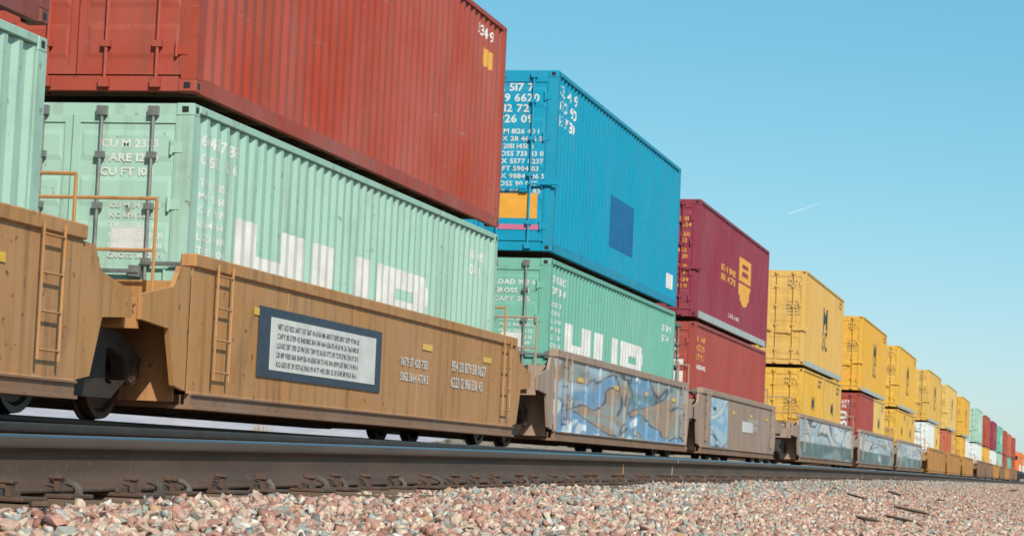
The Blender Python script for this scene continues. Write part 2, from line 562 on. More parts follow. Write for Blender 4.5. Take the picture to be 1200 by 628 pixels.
def project(P):
    d = P - 0.0
    X = d @ np.array(rr); Y = d @ np.array(uu); Z = d @ np.array(fw)
    return 600 + F_PX * X / Z, 314 - F_PX * Y / Z, Z
def scatter(n, x0, x1, y0, y1, smin, smax):
    x = RNG.uniform(x0, x1, n)
    y = RNG.uniform(y0, y1, n)
    r = smin + (smax - smin) * RNG.beta(1.5, 2.2, n)
    z = zballast(x, y) + r * RNG.uniform(-0.35, 0.42, n)
    # gentle heaps so that the bed is not a plane
    z = z + 0.009 * np.sin(x * 5.1 + 1.3 * y) + 0.008 * np.sin(y * 2.3 - x * 3.0) + 0.007 * np.sin(y * 7.7 + x * 6.1)
    P = np.stack([x, y, z], 1)
    if x0 > -4:            # leave out what is far outside the view, also for a viewer a step aside
        px, py, Z = project(P)
        k = (px > -350) & (px < 1700) & (py < 860)
        P, r = P[k], r[k]
    return P, r
def palette(P):
    w = smooth(1.75, 2.35, -P[:, 0]) * smooth(9, 15, P[:, 1])
    u = RNG.uniform(size=len(P))
    idx = np.where(RNG.uniform(size=len(P)) < w, np.searchsorted(np.cumsum(P_RAIL / P_RAIL.sum()), u), np.searchsorted(np.cumsum(P_FAR / P_FAR.sum()), u))
    c = PAL[np.clip(idx, 0, len(PAL) - 1)] * RNG.uniform(0.82, 1.15, (len(P), 1))
    return np.clip(c, 0, 0.85)
batches = [scatter(62000, -2.85, 0.75, 4.0, 22, 0.017, 0.040) + (PROTO_N,), scatter(48000, -2.85, 0.75, 22, 50, 0.018, 0.040) + (PROTO_F,),
           scatter(24000, -2.85, 0.4, 50, 130, 0.026, 0.05) + (PROTO_F,), scatter(5000, -3.0, -2.6, 4, 60, 0.016, 0.034) + (PROTO_F,),
           scatter(34000, -2.85, 0.75, 4.0, 30, 0.007, 0.018) + (PROTO_F,),
           scatter(9000, -7.0, -4.9, 4, 30, 0.02, 0.036) + (PROTO_F,)]
def rand_rot(n):
    q = RNG.normal(size=(n, 4)); q /= np.linalg.norm(q, axis=1)[:, None]
    w, x, y, z = q.T
    R = np.stack([1 - 2 * (y * y + z * z), 2 * (x * y - z * w), 2 * (x * z + y * w), 2 * (x * y + z * w), 1 - 2 * (x * x + z * z), 2 * (y * z - x * w),
                  2 * (x * z - y * w), 2 * (y * z + x * w), 1 - 2 * (x * x + y * y)], 1).reshape(n, 3, 3)
    # lay the stones roughly flat
    return R
allV, allF, allC, off = [], [], [], 0
for bi, (P, r, protos) in enumerate(batches):
    C = palette(P)
    keep = np.ones(len(P), bool)
    if bi == 0:
        px, py, Z = project(P)
        vis = (px > -10) & (px < 1210) & (py < 640) & (py > 560) & (P[:, 0] > -2.8)
        # only stones lying high in the bed are seen whole
        high = (P[:, 2] - zballast(P[:, 0], P[:, 1])) > 0.0
        size = np.where(vis & high, r / Z, 0)
        top = np.argsort(-size)[:300]
        keep[top] = False
        for k in top:
            pi = int(RNG.integers(len(protos)))
            V, Fc = protos[pi]
            me = cached(('stone', pi), lambda: (lambda m: (m.from_pydata(V.tolist(), [], Fc.tolist()), m.materials.append(STONE_O), m)[2])(bpy.data.meshes.new('stone')))
            o = link('stone', me, bed, P[k].tolist(), None, tuple(RNG.uniform(-0.5, 0.5, 2)) + (float(RNG.uniform(0, 6.28)),))
            o.scale = (r[k], r[k], r[k])
            o.color = (*C[k], 1)
    P, r, C = P[keep], r[keep], C[keep]
    which = RNG.integers(len(protos), size=len(P))
    for pi, (V, Fc) in enumerate(protos):
        s = np.where(which == pi)[0]
        R = rand_rot(len(s))
        W = np.einsum('nij,vj->nvi', R, V) * r[s][:, None, None] + P[s][:, None, :]
        allV.append(W.reshape(-1, 3))
        allF.append((Fc[None] + (off + np.arange(len(s)) * len(V))[:, None, None]).reshape(-1, 3))
        allC.append(np.repeat(C[s], len(V), 0))
        off += len(s) * len(V)
V = np.concatenate(allV); Fc = np.concatenate(allF); C = np.concatenate(allC)
me = bpy.data.meshes.new('ballast_stones')
me.vertices.add(len(V)); me.vertices.foreach_set('co', V.astype(np.float32).ravel())
me.loops.add(len(Fc) * 3); me.loops.foreach_set('vertex_index', Fc.astype(np.int32).ravel())
me.polygons.add(len(Fc)); me.polygons.foreach_set('loop_start', (np.arange(len(Fc)) * 3).astype(np.int32))
me.update(calc_edges=True)
at = me.attributes.new('col', 'FLOAT_COLOR', 'POINT')
at.data.foreach_set('color', np.concatenate([C, np.ones((len(C), 1))], 1).astype(np.float32).ravel())
me.materials.append(STONE_A)
tag(link('ballast_stones', me, bed), kind='stuff')

# ------------------------------------------------------------------ rails and ties
g = NT('rusty_rail_steel', 0.62, 0.15)
c1 = g.mix(g.ramp(g.noise(6.0, 6, rand=False, stretch=(1, 0.25, 1)), [(0.3, 0.0), (0.7, 1.0)]), (0.125, 0.072, 0.046), (0.078, 0.047, 0.033))
c1 = g.mix(g.ramp(g.noise(30, 5, rand=False), [(0.58, 0.0), (0.72, 0.6)]), c1, (0.19, 0.135, 0.10))
g.base(c1); g.bump(g.noise(50, 5, rand=False), 0.35, 0.004)
RUST = g.m
g = NT('polished_rail_head', 0.3, 1.0)
g.base(g.mix(g.ramp(g.noise(8, 5, rand=False, stretch=(3, 0.06, 3)), [(0.35, 0.0), (0.7, 1.0)]), (0.42, 0.44, 0.47), (0.30, 0.29, 0.29)))
POLISH = g.m
g = NT('worn_rail_head_side', 0.6, 0.2)
g.base(g.mix(g.ramp(g.noise(5, 6, rand=False, stretch=(2, 0.2, 2)), [(0.35, 0.0), (0.7, 1.0)]), (0.120, 0.078, 0.056), (0.078, 0.052, 0.038)))
HEADSIDE = g.m
# half outline of the rail, from the middle of the running surface to the middle of the foot (x, z below the top)
half = [(0.0, 0.0, 1), (0.020, -0.0005, 1), (0.029, -0.003, 1), (0.0345, -0.008, 2), (0.0365, -0.015, 2), (0.037, -0.030, 2), (0.0372, -0.041, 0), (0.034, -0.046, 0), (0.016, -0.054, 0), (0.0100, -0.064, 0),
        (0.0088, -0.085, 0), (0.0088, -0.115, 0), (0.0110, -0.138, 0), (0.020, -0.152, 0), (0.048, -0.164, 0), (0.075, -0.172, 0), (0.0762, -0.178, 0), (0.0762, -0.186, 0)]
DARKRAIL = flat('dark_rail_steel', (0.045, 0.034, 0.028), 0.6, 0.1, 0.2)  # darker steel tone for every rail but the nearest
def rail(name, x, zf, y0, y1, label, group, shiny=True):
    outline = [(p[0], p[1], p[2]) for p in half] + [(-p[0], p[1], p[2]) for p in reversed(half[1:])]
    n = len(outline)
    ysr = list(np.arange(y0, 60, 1.0)) + list(np.arange(60, y1 + 1, 6.0))
    m = MB()
    for y in ysr:
        z = zf(y)
        for (px, pz, _) in outline:
            m.v.append((x + px, y, z + pz))
    for j in range(len(ysr) - 1):
        for i in range(n):
            a, b = j * n + i, j * n + (i + 1) % n
            m.f.append((a, b, b + n, a + n))
            k = min(outline[i][2], 9)
            m.mi.append(k if i < len(half) else outline[(i + 1) % n][2])
    for e in (0, (len(ysr) - 1) * n):
        m.f.append(tuple(range(e, e + n))); m.mi.append(0)
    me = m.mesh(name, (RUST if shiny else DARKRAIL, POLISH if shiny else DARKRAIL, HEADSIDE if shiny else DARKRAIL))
    me.polygons.foreach_set('use_smooth', [len(p.vertices) == 4 for p in me.polygons])
    return tag(link(name, me), label, 'rail', group)
zn = lambda y: float(zrail(y))
rail_near = rail('steel_rail', XN + 0.755, zn, -10, 600, 'rusty steel rail with shiny head beside the ballast, nearest the camera', 'rails of the empty track')
rail_far = rail('steel_rail', XN - 0.755, lambda y: zn(y) + 0.022 + 0.02 * float(smooth(60, 0, y)), -10, 600, 'dark steel rail just behind the nearest rail', 'rails of the empty track', False)
rail_t1 = rail('steel_rail', XT + 0.755, lambda y: ZT, -10, 600, 'dark rail the train wheels run on, near side', 'rails under the train', False)
rail_t2 = rail('steel_rail', XT - 0.755, lambda y: ZT, -10, 600, 'dark rail the train wheels run on, far side', 'rails under the train', False)
# chalk and paint marks on the web of the near rail
def s_near(x):   # distance along the near rail at photo column x
    return 9580.0 / (VPX - x) - 0.76
for (px, dz0, dz1, w, mt) in ((733, -0.065, -0.15, 0.030, OSTENCIL), (790.5, -0.058, -0.155, 0.016, STENCIL), (793.5, -0.012, -0.035, 0.014, STENCIL), (1012, -0.06, -0.14, 0.03, STENCIL), (1051, -0.06, -0.14, 0.04, STENCIL)):
    y = s_near(px); z = zn(y)
    xo = XN + 0.755 + (0.0385 if dz1 > -0.05 else 0.0105)
    m = MB()
    m.prism([(y, z + dz0), (y + w, z + dz0 + 0.004), (y + w * 1.6, z + dz1 * 0.55), (y + w * 1.2, z + dz1), (y + w * 0.5, z + dz1 - 0.002), (y + w * 0.7, z + dz1 * 0.6)], 'x', xo, xo + 0.0015)
    link('paint_mark', m.mesh('paint_mark', (mt,)), rail_near)

g = NT('weathered_creosote_timber', 0.9, 0, 0.2)
c1 = g.mix(g.ramp(g.noise(5, 6, stretch=(0.15, 3, 3)), [(0.3, 0.0), (0.7, 1.0)]), (0.10, 0.065, 0.045), (0.17, 0.12, 0.085))
g.base(c1); g.bump(g.noise(12, 6, stretch=(0.1, 3, 3)), 0.7, 0.012)
TIMBER = g.m
def tie_mesh(seed):
    r = random.Random(seed)
    bm = bmesh.new()
    bmesh.ops.create_cube(bm, size=1.0)
    bmesh.ops.scale(bm, vec=(2.6, 0.228, 0.178), verts=bm.verts)
    bmesh.ops.bevel(bm, geom=list(bm.edges), offset=0.012, segments=1, affect='EDGES')
    bmesh.ops.translate(bm, vec=(0, 0, -0.089), verts=bm.verts)
    for v in bm.verts:
        v.co += Vector((r.uniform(-.02, .02), r.uniform(-.008, .008), r.uniform(-.006, .004)))
    m = MB(); m.bm(bm)
    return m.mesh('crosstie', (TIMBER,))
TIES = [tie_mesh(i) for i in range(5)]
m = MB(); m.box(-0.19, 0.19, -0.095, 0.095, 0.0, 0.016, bev=0.004)
m.box(-0.098, -0.079, -0.095, 0.095, 0.016, 0.030); m.box(0.079, 0.098, -0.095, 0.095, 0.016, 0.030)
PLATE = m.mesh('tie_plate', (RUST,))
m = MB(); m.box(-0.009, 0.009, -0.009, 0.009, 0.0, 0.040); m.box(-0.030, 0.016, -0.017, 0.017, 0.036, 0.050, bev=0.004)
SPIKE = m.mesh('rail_spike', (RUST,))
# rail anchor: a sprung clip hooked round the rail foot
m = MB()
pts = [(-0.105, -0.030), (-0.10, -0.008), (-0.08, 0.012), (-0.05, 0.022), (-0.046, 0.014), (-0.074, 0.003), (-0.088, -0.012), (-0.086, -0.024), (0.086, -0.030), (0.088, -0.010), (0.105, -0.006), (0.10, -0.038), (-0.09, -0.042)]
m.prism([(-p[0], p[1]) for p in pts], 'y', -0.012, 0.012)
ANCHOR = m.mesh('rail_anchor', (flat('dull_anchor_steel', (0.21, 0.17, 0.14), 0.55, 0.3, 0.3),))
y, i = 2.3, 0
while y < 118:
    z = zn(y) - 0.186 - 0.018
    o = link('crosstie', TIES[i % 5], None, (XN + random.uniform(-0.03, 0.03), y, z), None, (0, 0, random.uniform(-0.012, 0.012)))
    tag(o, 'dark weathered timber tie under the empty near track', 'crosstie', 'timber ties of the near track')
    if y < 60:
        for sx in (0.755, -0.755):
            p = link('tie_plate', PLATE, o, (sx, 0, 0.0))
            for (dx, dy, fl) in ((0.085, 0.052, 1), (-0.085, -0.052, -1), (0.125, -0.05, 1)):
                q = link('rail_spike', SPIKE, p, (dx, dy, 0.014 + random.uniform(0, 0.012)), None, (0, 0, 0 if fl > 0 else PI))
        if i % 2 == 0:
            for dy in ((0.135, -0.135) if i % 4 < 2 else (0.135,)):
                link('rail_anchor', ANCHOR, rail_near, (XN + 0.755, y + dy, z + 0.040), None, (random.uniform(-.1, .1), 0, random.uniform(-.15, .15)))
    y += 0.495 + random.uniform(-0.02, 0.02); i += 1
y = 3.0
while y < 60:
    o = link('crosstie', TIES[i % 5], None, (XT, y, ZT - 0.204), None, (0, 0, random.uniform(-0.01, 0.01)))
    tag(o, 'dark timber tie in the shade under the train', 'crosstie', 'timber ties under the train')
    y += 0.51; i += 1

# ------------------------------------------------------------------ containers
W = 2.44
def corr_profile(L):
    """break points (y, x) of a trapezoid-corrugated side between its end posts; x = inset from the outer face"""
    y0, y1 = 0.17, L - 0.17
    n = int(round((y1 - y0) / 0.278))
    p = (y1 - y0) / n
    pts = [(y0, 0.006)]
    for k in range(n):
        a = y0 + k * p
        pts += [(a + 0.13 * p, 0.006), (a + 0.38 * p, 0.040), (a + 0.62 * p, 0.040), (a + 0.87 * p, 0.006)]
    pts.append((y1, 0.006))
    return pts
def corr_x(L, y):
    pts = cached(('cp', L), lambda: corr_profile(L))
    return float(np.interp(y, [p[0] for p in pts], [p[1] for p in pts]))

def side_mesh(L, H):
    pts = corr_profile(L)
    m = MB()
    for z in (0.13, H - 0.08):
        for (y, x) in pts: m.v.append((W / 2 - 0.012 - x, y, z))
    n = len(pts)
    for i in range(n - 1):
        m.f.append((i, i + 1, n + i + 1, n + i)); m.mi.append(0)
    o = len(m.v)       # inner skin
    for z in (0.13, H - 0.08):
        for (y, x) in pts: m.v.append((W / 2 - 0.020 - x, y, z))
    for i in range(n - 1):
        m.f.append((o + i + 1, o + i, o + n + i, o + n + i + 1)); m.mi.append(0)
    return m.mesh('side_wall', (None,), fix=False)
def end_mesh(H):
    m = MB()
    n = 9; y0, y1 = -W / 2 + 0.14, W / 2 - 0.14
    p = (y1 - y0) / n
    out = [(y0, 0.01)]
    for k in range(n):
        a = y0 + k * p
        out += [(a + 0.13 * p, 0.01), (a + 0.36 * p, 0.055), (a + 0.64 * p, 0.055), (a + 0.87 * p, 0.01)]
    out.append((y1, 0.01))
    m.prism([(x, -d) for (x, d) in out] + [(y1, -0.07), (y0, -0.07)], 'z', 0.15, H - 0.1)
    return m.mesh('end_wall')
def door_mesh(H):
    w = W / 2 - 0.115
    m = MB()
    z0, z1 = 0.16, H - 0.12
    m.box(0, w, 0.014, 0.055, z0, z1)                      # sheet
    fr = 0.07
    m.box(0, fr, 0.0, 0.014, z0, z1); m.box(w - fr, w, 0.0, 0.014, z0, z1)
    m.box(fr, w - fr, 0.0, 0.014, z0, z0 + fr); m.box(fr, w - fr, 0.0, 0.014, z1 - fr, z1)
    h = (z1 - z0 - 2 * fr)
    for k in range(5):                                      # pressed ribs
        a = z0 + fr + h * (k + 0.16) / 5
        b = z0 + fr + h * (k + 0.84) / 5
        m.poly([(fr + 0.02, 0.014, a), (w - fr - 0.02, 0.014, a), (w - fr - 0.02, 0.014, b), (fr + 0.02, 0.014, b),
                (fr + 0.05, 0.006, a + 0.05), (w - fr - 0.05, 0.006, a + 0.05), (w - fr - 0.05, 0.006, b - 0.05), (fr + 0.05, 0.006, b - 0.05)],
               [(4, 5, 6, 7), (0, 1, 5, 4), (1, 2, 6, 5), (2, 3, 7, 6), (3, 0, 4, 7)])
    return m.mesh('door')
def bar_mesh(H):
    m = MB()
    m.cyl((0, -0.028, 0.05), (0, -0.028, H - 0.05), 0.017, 8)
    for z in (0.08, H - 0.08):
        m.box(-0.05, 0.05, -0.055, -0.004, z - 0.045, z + 0.045)
    for z in (0.45, H * 0.42, H * 0.62, H - 0.5):
        m.box(-0.045, 0.045, -0.05, -0.004, z - 0.03, z + 0.03)
    return m.mesh('locking_bar')
def handle_mesh():
    m = MB()
    m.box(-0.02, 0.46, -0.062, -0.045, -0.02, 0.02, bev=0.005); m.box(0.36, 0.48, -0.05, -0.004, -0.055, 0.055)
    return m.mesh('door_handle')
def hinge_mesh():
    m = MB(); m.box(0, 0.11, -0.012, 0.0, -0.05, 0.05); m.cyl((0, -0.012, -0.07), (0, -0.012, 0.07), 0.016, 8)
    return m.mesh('hinge')
def post_mesh(H):
    m = MB(); m.prism([(0, 0), (0.155, 0), (0.155, 0.035), (0.05, 0.05), (0.035, 0.165), (0, 0.165)], 'z', 0.118, H - 0.118)
    return m.mesh('corner_post')
def casting_mesh():
    m = MB(); m.box(0, 0.178, 0, 0.162, 0, 0.118, bev=0.008)
    m.box(-0.002, 0.0005, 0.05, 0.115, 0.03, 0.088, 1); m.box(0.055, 0.12, -0.002, 0.0005, 0.03, 0.088, 1)
    return m.mesh('corner_casting', (None, BLACKM))
def rail_mesh(L, kind):
    m = MB()
    if kind == 'top': m.box(-0.07, 0, 0.178, L - 0.178, -0.075, 0, bev=0.008)
    else: m.prism([(-0.01, 0.0), (-0.01, 0.155), (-0.035, 0.158), (-0.035, 0.02), (-0.09, 0.018), (-0.09, 0.0)], 'y', 0.178, L - 0.178)
    return m.mesh(kind + '_rail')
def roof_mesh(L):
    m = MB()
    n = int(L / 0.21)
    pts = []
    for k in range(n):
        a = 0.1 + (L - 0.2) * k / n; p = (L - 0.2) / n
        pts += [(a, 0), (a + 0.35 * p, 0), (a + 0.5 * p, -0.018), (a + 0.85 * p, -0.018)]
    pts.append((L - 0.1, 0))
    for x in (-W / 2 + 0.07, W / 2 - 0.07):
        for (y, z) in pts: m.v.append((x, y, z - 0.006))
    k = len(pts)
    for i in range(k - 1):
        m.f.append((i, i + 1, k + i + 1, k + i)); m.mi.append(0)
    m.box(-W / 2 + 0.178, W / 2 - 0.178, 0.01, 0.10, -0.12, -0.004)
    m.box(-W / 2 + 0.178, W / 2 - 0.178, L - 0.10, L - 0.01, -0.12, -0.004)
    return m.mesh('roof')
def floor_mesh(L):
    m = MB(); m.box(-W / 2 + 0.05, W / 2 - 0.05, 0.12, L - 0.12, 0.10, 0.15)
    for k in range(int(L / 0.9)):
        y = 0.4 + k * 0.9
        m.box(-W / 2 + 0.1, W / 2 - 0.1, y, y + 0.06, 0.012, 0.10)
    return m.mesh('floor')
def sill_mesh():
    m = MB(); m.box(-W / 2 + 0.178, W / 2 - 0.178, 0.004, 0.10, 0.006, 0.145)
    return m.mesh('sill')

def conform(me, L, off=0.0025):
    """cut a flat (y,z) sheet along the corrugation lines and press it onto the side wall"""
    bm = bmesh.new(); bm.from_mesh(me)
    ys_ = [v.co.y for v in bm.verts]
    lo, hi = min(ys_), max(ys_)
    for (yy, _) in corr_profile(L):
        if lo < yy < hi:
            bmesh.ops.bisect_plane(bm, geom=list(bm.verts) + list(bm.edges) + list(bm.faces), plane_co=(0, yy, 0), plane_no=(0, 1, 0))
    for v in bm.verts:
        v.co.x = W / 2 - 0.012 - corr_x(L, v.co.y) + off
    bmesh.ops.recalc_face_normals(bm, faces=bm.faces)
    bm.to_mesh(me); bm.free()
    return me
def text_polys(txt, size, bold=0.0):
    """flat outline of a word, centred, put together from the glyphs made at the start"""
    V2, Fs, x = [], [], 0.0
    for ch in txt:
        if ch == ' ':
            x += 0.30; continue
        V, F_, w = GLYPH[ch]
        o = len(V2)
        V2 += [(x + v[0], v[1]) for v in V]; Fs += [tuple(o + i for i in f) for f in F_]
        x += w + 0.06
    cx = (min(v[0] for v in V2) + max(v[0] for v in V2)) / 2; cy = (min(v[1] for v in V2) + max(v[1] for v in V2)) / 2
    return [((v[0] - cx) * size, (v[1] - cy) * size) for v in V2], Fs
def side_sheet(name, V2, Fs, L, mat, off=0.0025):
    """flat shapes given as (y,z) on the near side wall"""
    m = MB()
    m.poly([(0, a, b) for (a, b) in V2], Fs)
    return conform(m.mesh(name, (mat,), fix=False), L, off)
def rects(rs):
    V2, Fs = [], []
    for (a0, a1, b0, b1) in rs:
        k = len(V2)
        V2 += [(a0, b0), (a1, b0), (a1, b1), (a0, b1)]; Fs.append((k, k + 1, k + 2, k + 3))
    return V2, Fs
TOK = ['MAX', 'GROSS', 'TARE', 'NET', 'KG', 'LB', 'CU M', 'CU FT', 'LOAD', 'CAPY']
_tc = {}
def type_rows(x0, x1, ztop, rows, h, gap, seed):
    """rows of small worn type like the data panels on the real boxes (too blurred in the photograph to read)"""
    r = random.Random(seed)
    V2, Fs = [], []
    z = ztop
    for k in range(rows):
        n = max(4, int((x1 - x0) / (h * 0.85)))
        t = r.choice(TOK) if h < 0.1 and n > 8 else ''
        while len(t) < n - 1:
            t += (' ' if t else '') + ''.join(r.choice('0123456789') for _ in range(r.choice((2, 3, 4))))
        t = t[:n].strip()
        V, F_ = _tc.setdefault(t, text_polys(t, 1.0, 0.008))
        lo = min(v[0] for v in V); hi = max(v[0] for v in V); b0 = min(v[1] for v in V)
        sz = h / 0.70
        sx = min(sz * 1.15, (x1 - x0) / (hi - lo))
        o = len(V2)
        V2 += [(x0 + (v[0] - lo) * sx, z - h + (v[1] - b0) * sz) for v in V]
        Fs += [tuple(o + i for i in f) for f in F_]
        z -= h + gap
    return V2, Fs
def front_sheet(name, rs, mat, y=0.0106):
    """flat shapes (x,z) on a door's outer face"""
    V2, Fs = rs if isinstance(rs, tuple) else rects(rs)
    m = MB(); m.poly([(a, y, b) for (a, b) in V2], Fs)
    return m.mesh(name, (mat,), fix=False)

def container(S, zb, L, H, mat, label, group=None, barmat=None, doorrows=None, railmat=None, doors=True, detail=True):
    """freight container: empty at the middle of the near bottom edge, parts below it"""
    root = empty('freight_container', (XT, S2Y(S), zb), label, 'container', group)
    barmat = barmat or mat; railmat = railmat or mat
    sw = cached(('side', L, H), lambda: side_mesh(L, H))
    root['L'] = L
    link('side_wall', sw, root, (0, 0, 0), mat)
    o = link('side_wall', sw, root, (0, L, 0), mat, (0, 0, PI))
    link('roof', cached(('roof', L), lambda: roof_mesh(L)), root, (0, 0, H), mat)
    link('floor', cached(('floor', L), lambda: floor_mesh(L)), root, (0, 0, 0), BROWNCAR)
    tr = cached(('tr', L), lambda: rail_mesh(L, 'top')); br = cached(('br', L), lambda: rail_mesh(L, 'bottom'))
    link('top_rail', tr, root, (W / 2, 0, H), mat); link('bottom_rail', br, root, (W / 2, 0, 0), railmat)
    link('top_rail', tr, root, (-W / 2, L, H), mat, (0, 0, PI)); link('bottom_rail', br, root, (-W / 2, L, 0), railmat, (0, 0, PI))
    pm = cached(('post', H), lambda: post_mesh(H)); cm = cached('cast', casting_mesh)
    pmm = cached(('postm', H), lambda: mirror(pm, 'corner_post')); cmm = cached('castm', lambda: mirror(cm, 'corner_casting'))
    for (x, y, rz, me_p, me_c) in ((-W / 2, 0, 0, pm, cm), (W / 2, 0, 0, pmm, cmm), (W / 2, L, PI, pm, cm), (-W / 2, L, PI, pmm, cmm)):
        link('corner_post', me_p, root, (x, y, 0), mat, (0, 0, rz))
        link('corner_casting', me_c, root, (x, y, 0), mat, (0, 0, rz))
        link('corner_casting', me_c, root, (x, y, H - 0.118), mat, (0, 0, rz))
    link('sill', cached('sill', sill_mesh), root, (0, 0, 0), mat)
    em = cached(('end', H), lambda: end_mesh(H))
    link('end_wall', em, root, (0, L - 0.002, 0), mat, None)
    root_children_end = None
    if doors:
        dm = cached(('door', H), lambda: door_mesh(H))
        w = W / 2 - 0.115
        for sx in (-1, 1):
            d = link('door', dm, root, (sx * 0.006 if sx > 0 else -w - 0.006, 0.006, 0), mat)
            if detail:
                bm_ = cached(('bar', H), lambda: bar_mesh(H)); hm = cached('handle', handle_mesh); hg = cached('hinge', hinge_mesh)
                for fx in (0.27, 0.74):
                    link('locking_bar', bm_, d, (w * fx, 0, 0), barmat)
                    link('door_handle', hm, d, (w * fx, 0, 0.95 + 0.16 * fx), barmat, None if fx < 0.5 else (0, 0, 0))
                for z in (0.4, H * 0.37, H * 0.63, H - 0.42):
                    link('hinge', hg, d, (w - 0.10 if sx > 0 else 0.0, 0, z), mat)
    else:
        link('end_wall', em, root, (0, 0.002, 0), mat, (0, 0, PI))
    return root
def mirror(me, name):
    n = me.copy(); n.name = name
    for v in n.vertices: v.co.x = -v.co.x
    bm = bmesh.new(); bm.from_mesh(n); bmesh.ops.reverse_faces(bm, faces=bm.faces); bm.to_mesh(n); bm.free()
    return n

HC, STD = 2.896, 2.591
ZB = ZT + 0.42                   # floor of the wells
ZU = ZB + STD + 0.11             # underside of the upper containers
A_S = [-8.2, 7.3, 22.8, 38.6, 53.65]
B_S = [75.2, 95.6, 116.0]
C_S = [140.3, 161.2, 183.0]
D_S = [211.0, 232.0, 253.0]
E_S = [275.6, 296.5, 317.5]
F_S = [340.0]

def text_on_side(root, txt, yc, zc, size, mat, name='lettering', bold=0.0, sx=1.0, sz=1.0):
    def mk():
        V2, Fs = text_polys(txt, size, bold)
        return side_sheet(name, [(yc + a * sx, zc + b * sz) for (a, b) in V2], Fs, root['L'], mat)
    return link(name, cached((txt, yc, zc, size, root['L'], mat.name), mk), root)
def block_letters(root, y0, z0, w, h, gap, st, mat):
    """the heavy block letters H U B"""
    sw = st * 2.4
    V2, Fs = [], []
    def shape(rs=(), poly=None):
        for (a0, a1, b0, b1) in rs:
            k = len(V2); V2.extend([(a0, b0), (a1, b0), (a1, b1), (a0, b1)]); Fs.append((k, k + 1, k + 2, k + 3))
    for i, ch in enumerate('HUB'):
        x = y0 + i * (w + gap)
        V2, Fs = [], []
        if ch == 'H': shape([(x, x + sw, z0, z0 + h), (x + w - sw, x + w, z0, z0 + h), (x + sw, x + w - sw, z0 + h * 0.5 - st / 2, z0 + h * 0.5 + st / 2)])
        if ch == 'U': shape([(x, x + sw, z0 + st, z0 + h), (x + w - sw, x + w, z0 + st, z0 + h), (x + 0.12, x + w - 0.12, z0, z0 + st)])
        if ch == 'B':
            shape([(x, x + sw, z0, z0 + h), (x + sw, x + w - sw, z0 + h - st * 0.8, z0 + h), (x + sw, x + w - sw, z0 + h * 0.5 - st * 0.35, z0 + h * 0.5 + st * 0.35), (x + sw, x + w - sw, z0, z0 + st * 0.8)])
            for (b0, b1) in ((z0, z0 + h * 0.5), (z0 + h * 0.5, z0 + h)):
                k = len(V2); q = (b1 - b0) * 0.28
                V2.extend([(x + w - sw, b0), (x + w - 0.28, b0), (x + w, b0 + q), (x + w, b1 - q), (x + w - 0.28, b1), (x + w - sw, b1)]); Fs.append(tuple(range(k, k + 6)))
        link('letter', side_sheet('letter', V2, Fs, root['L'], mat), root)
def rows_on_side(root, y0, y1, zt, n, h, gap, seed, mat, name='stencil_rows'):
    me = cached(('rs', y0, y1, zt, n, h, seed, root['L'], mat.name), lambda: side_sheet(name, *type_rows(y0, y1, zt, n, h, gap, seed), root['L'], mat))
    return tag(link(name, me, root), kind='stuff')
def rows_on_door(root, x0, x1, zt, n, h, gap, seed, mat, name='stencil_rows'):
    me = cached(('rd', x0, x1, zt, n, h, seed, mat.name), lambda: front_sheet(name, type_rows(x0, x1, zt, n, h, gap, seed), mat))
    return tag(link(name, me, root), kind='stuff')
def patch_on_side(root, rs, mat, name, off=0.0025):
    V2, Fs = rects(rs)
    return link(name, side_sheet(name, V2, Fs, root['L'], mat, off), root)
def door_labels(root, H, seed, mat, orange=False):
    rows_on_door(root, 0.30, 0.98, H - 0.35, 3, 0.075, 0.06, seed, mat)
    rows_on_door(root, 0.42, 0.98, H - 0.95, 6, 0.05, 0.045, seed + 1, mat)
    rows_on_door(root, -0.9, -0.4, H - 0.4, 2, 0.06, 0.05, seed + 2, mat)

L40, L20 = 12.192, 6.058
# --- first string: mint containers below, reds, blue and maroon above
o = container(A_S[1], ZU, L40, HC, OLDRED, 'brown red container at the left edge, on top of the leftmost mint one', barmat=GALV)
c = container(A_S[1], ZB, L40, STD, MINT, 'mint green container at the left edge, lower of its stack', barmat=GALV)
block_letters(c, 1.3, 0.70, 2.25, 0.96, 0.30, 0.30, STENCIL)
red = container(A_S[2], ZU, L40, HC, RED, 'large plain red container, top of the stack left of the blue one', barmat=RED)
door_labels(red, HC, 5, STENCIL)
patch_on_side(red, [(10.9, 11.5, HC - 0.75, HC - 0.50)], OSTENCIL, 'number_plate')
rows_on_side(red, 10.6, 11.8, HC - 0.22, 1, 0.14, 0.05, 77, STENCIL)
mint1 = container(A_S[2], ZB, L40, STD, MINT, 'pale mint container with white block letters, under the plain red one', barmat=GALV, railmat=ALU)
blue = container(A_S[3], ZU, L40, HC, BLUE, 'bright blue container with a dark blue square, stacked on a mint one', barmat=BLUE)
mint2 = container(A_S[3], ZB, L40, STD, MINT2, 'sea green container with white block letters, under the blue one', barmat=GALV, railmat=ALU)
maroon = container(A_S[4], ZU, L40, STD, MAROON, 'maroon container with an amber emblem on its side', barmat=MAROON, railmat=ALU)  # its silver bottom rail paints in the highlight along the gap
brick = container(A_S[4], ZB, L40, STD, BRICK, 'brick red container low in a grey well car, under the maroon one', barmat=GALV)
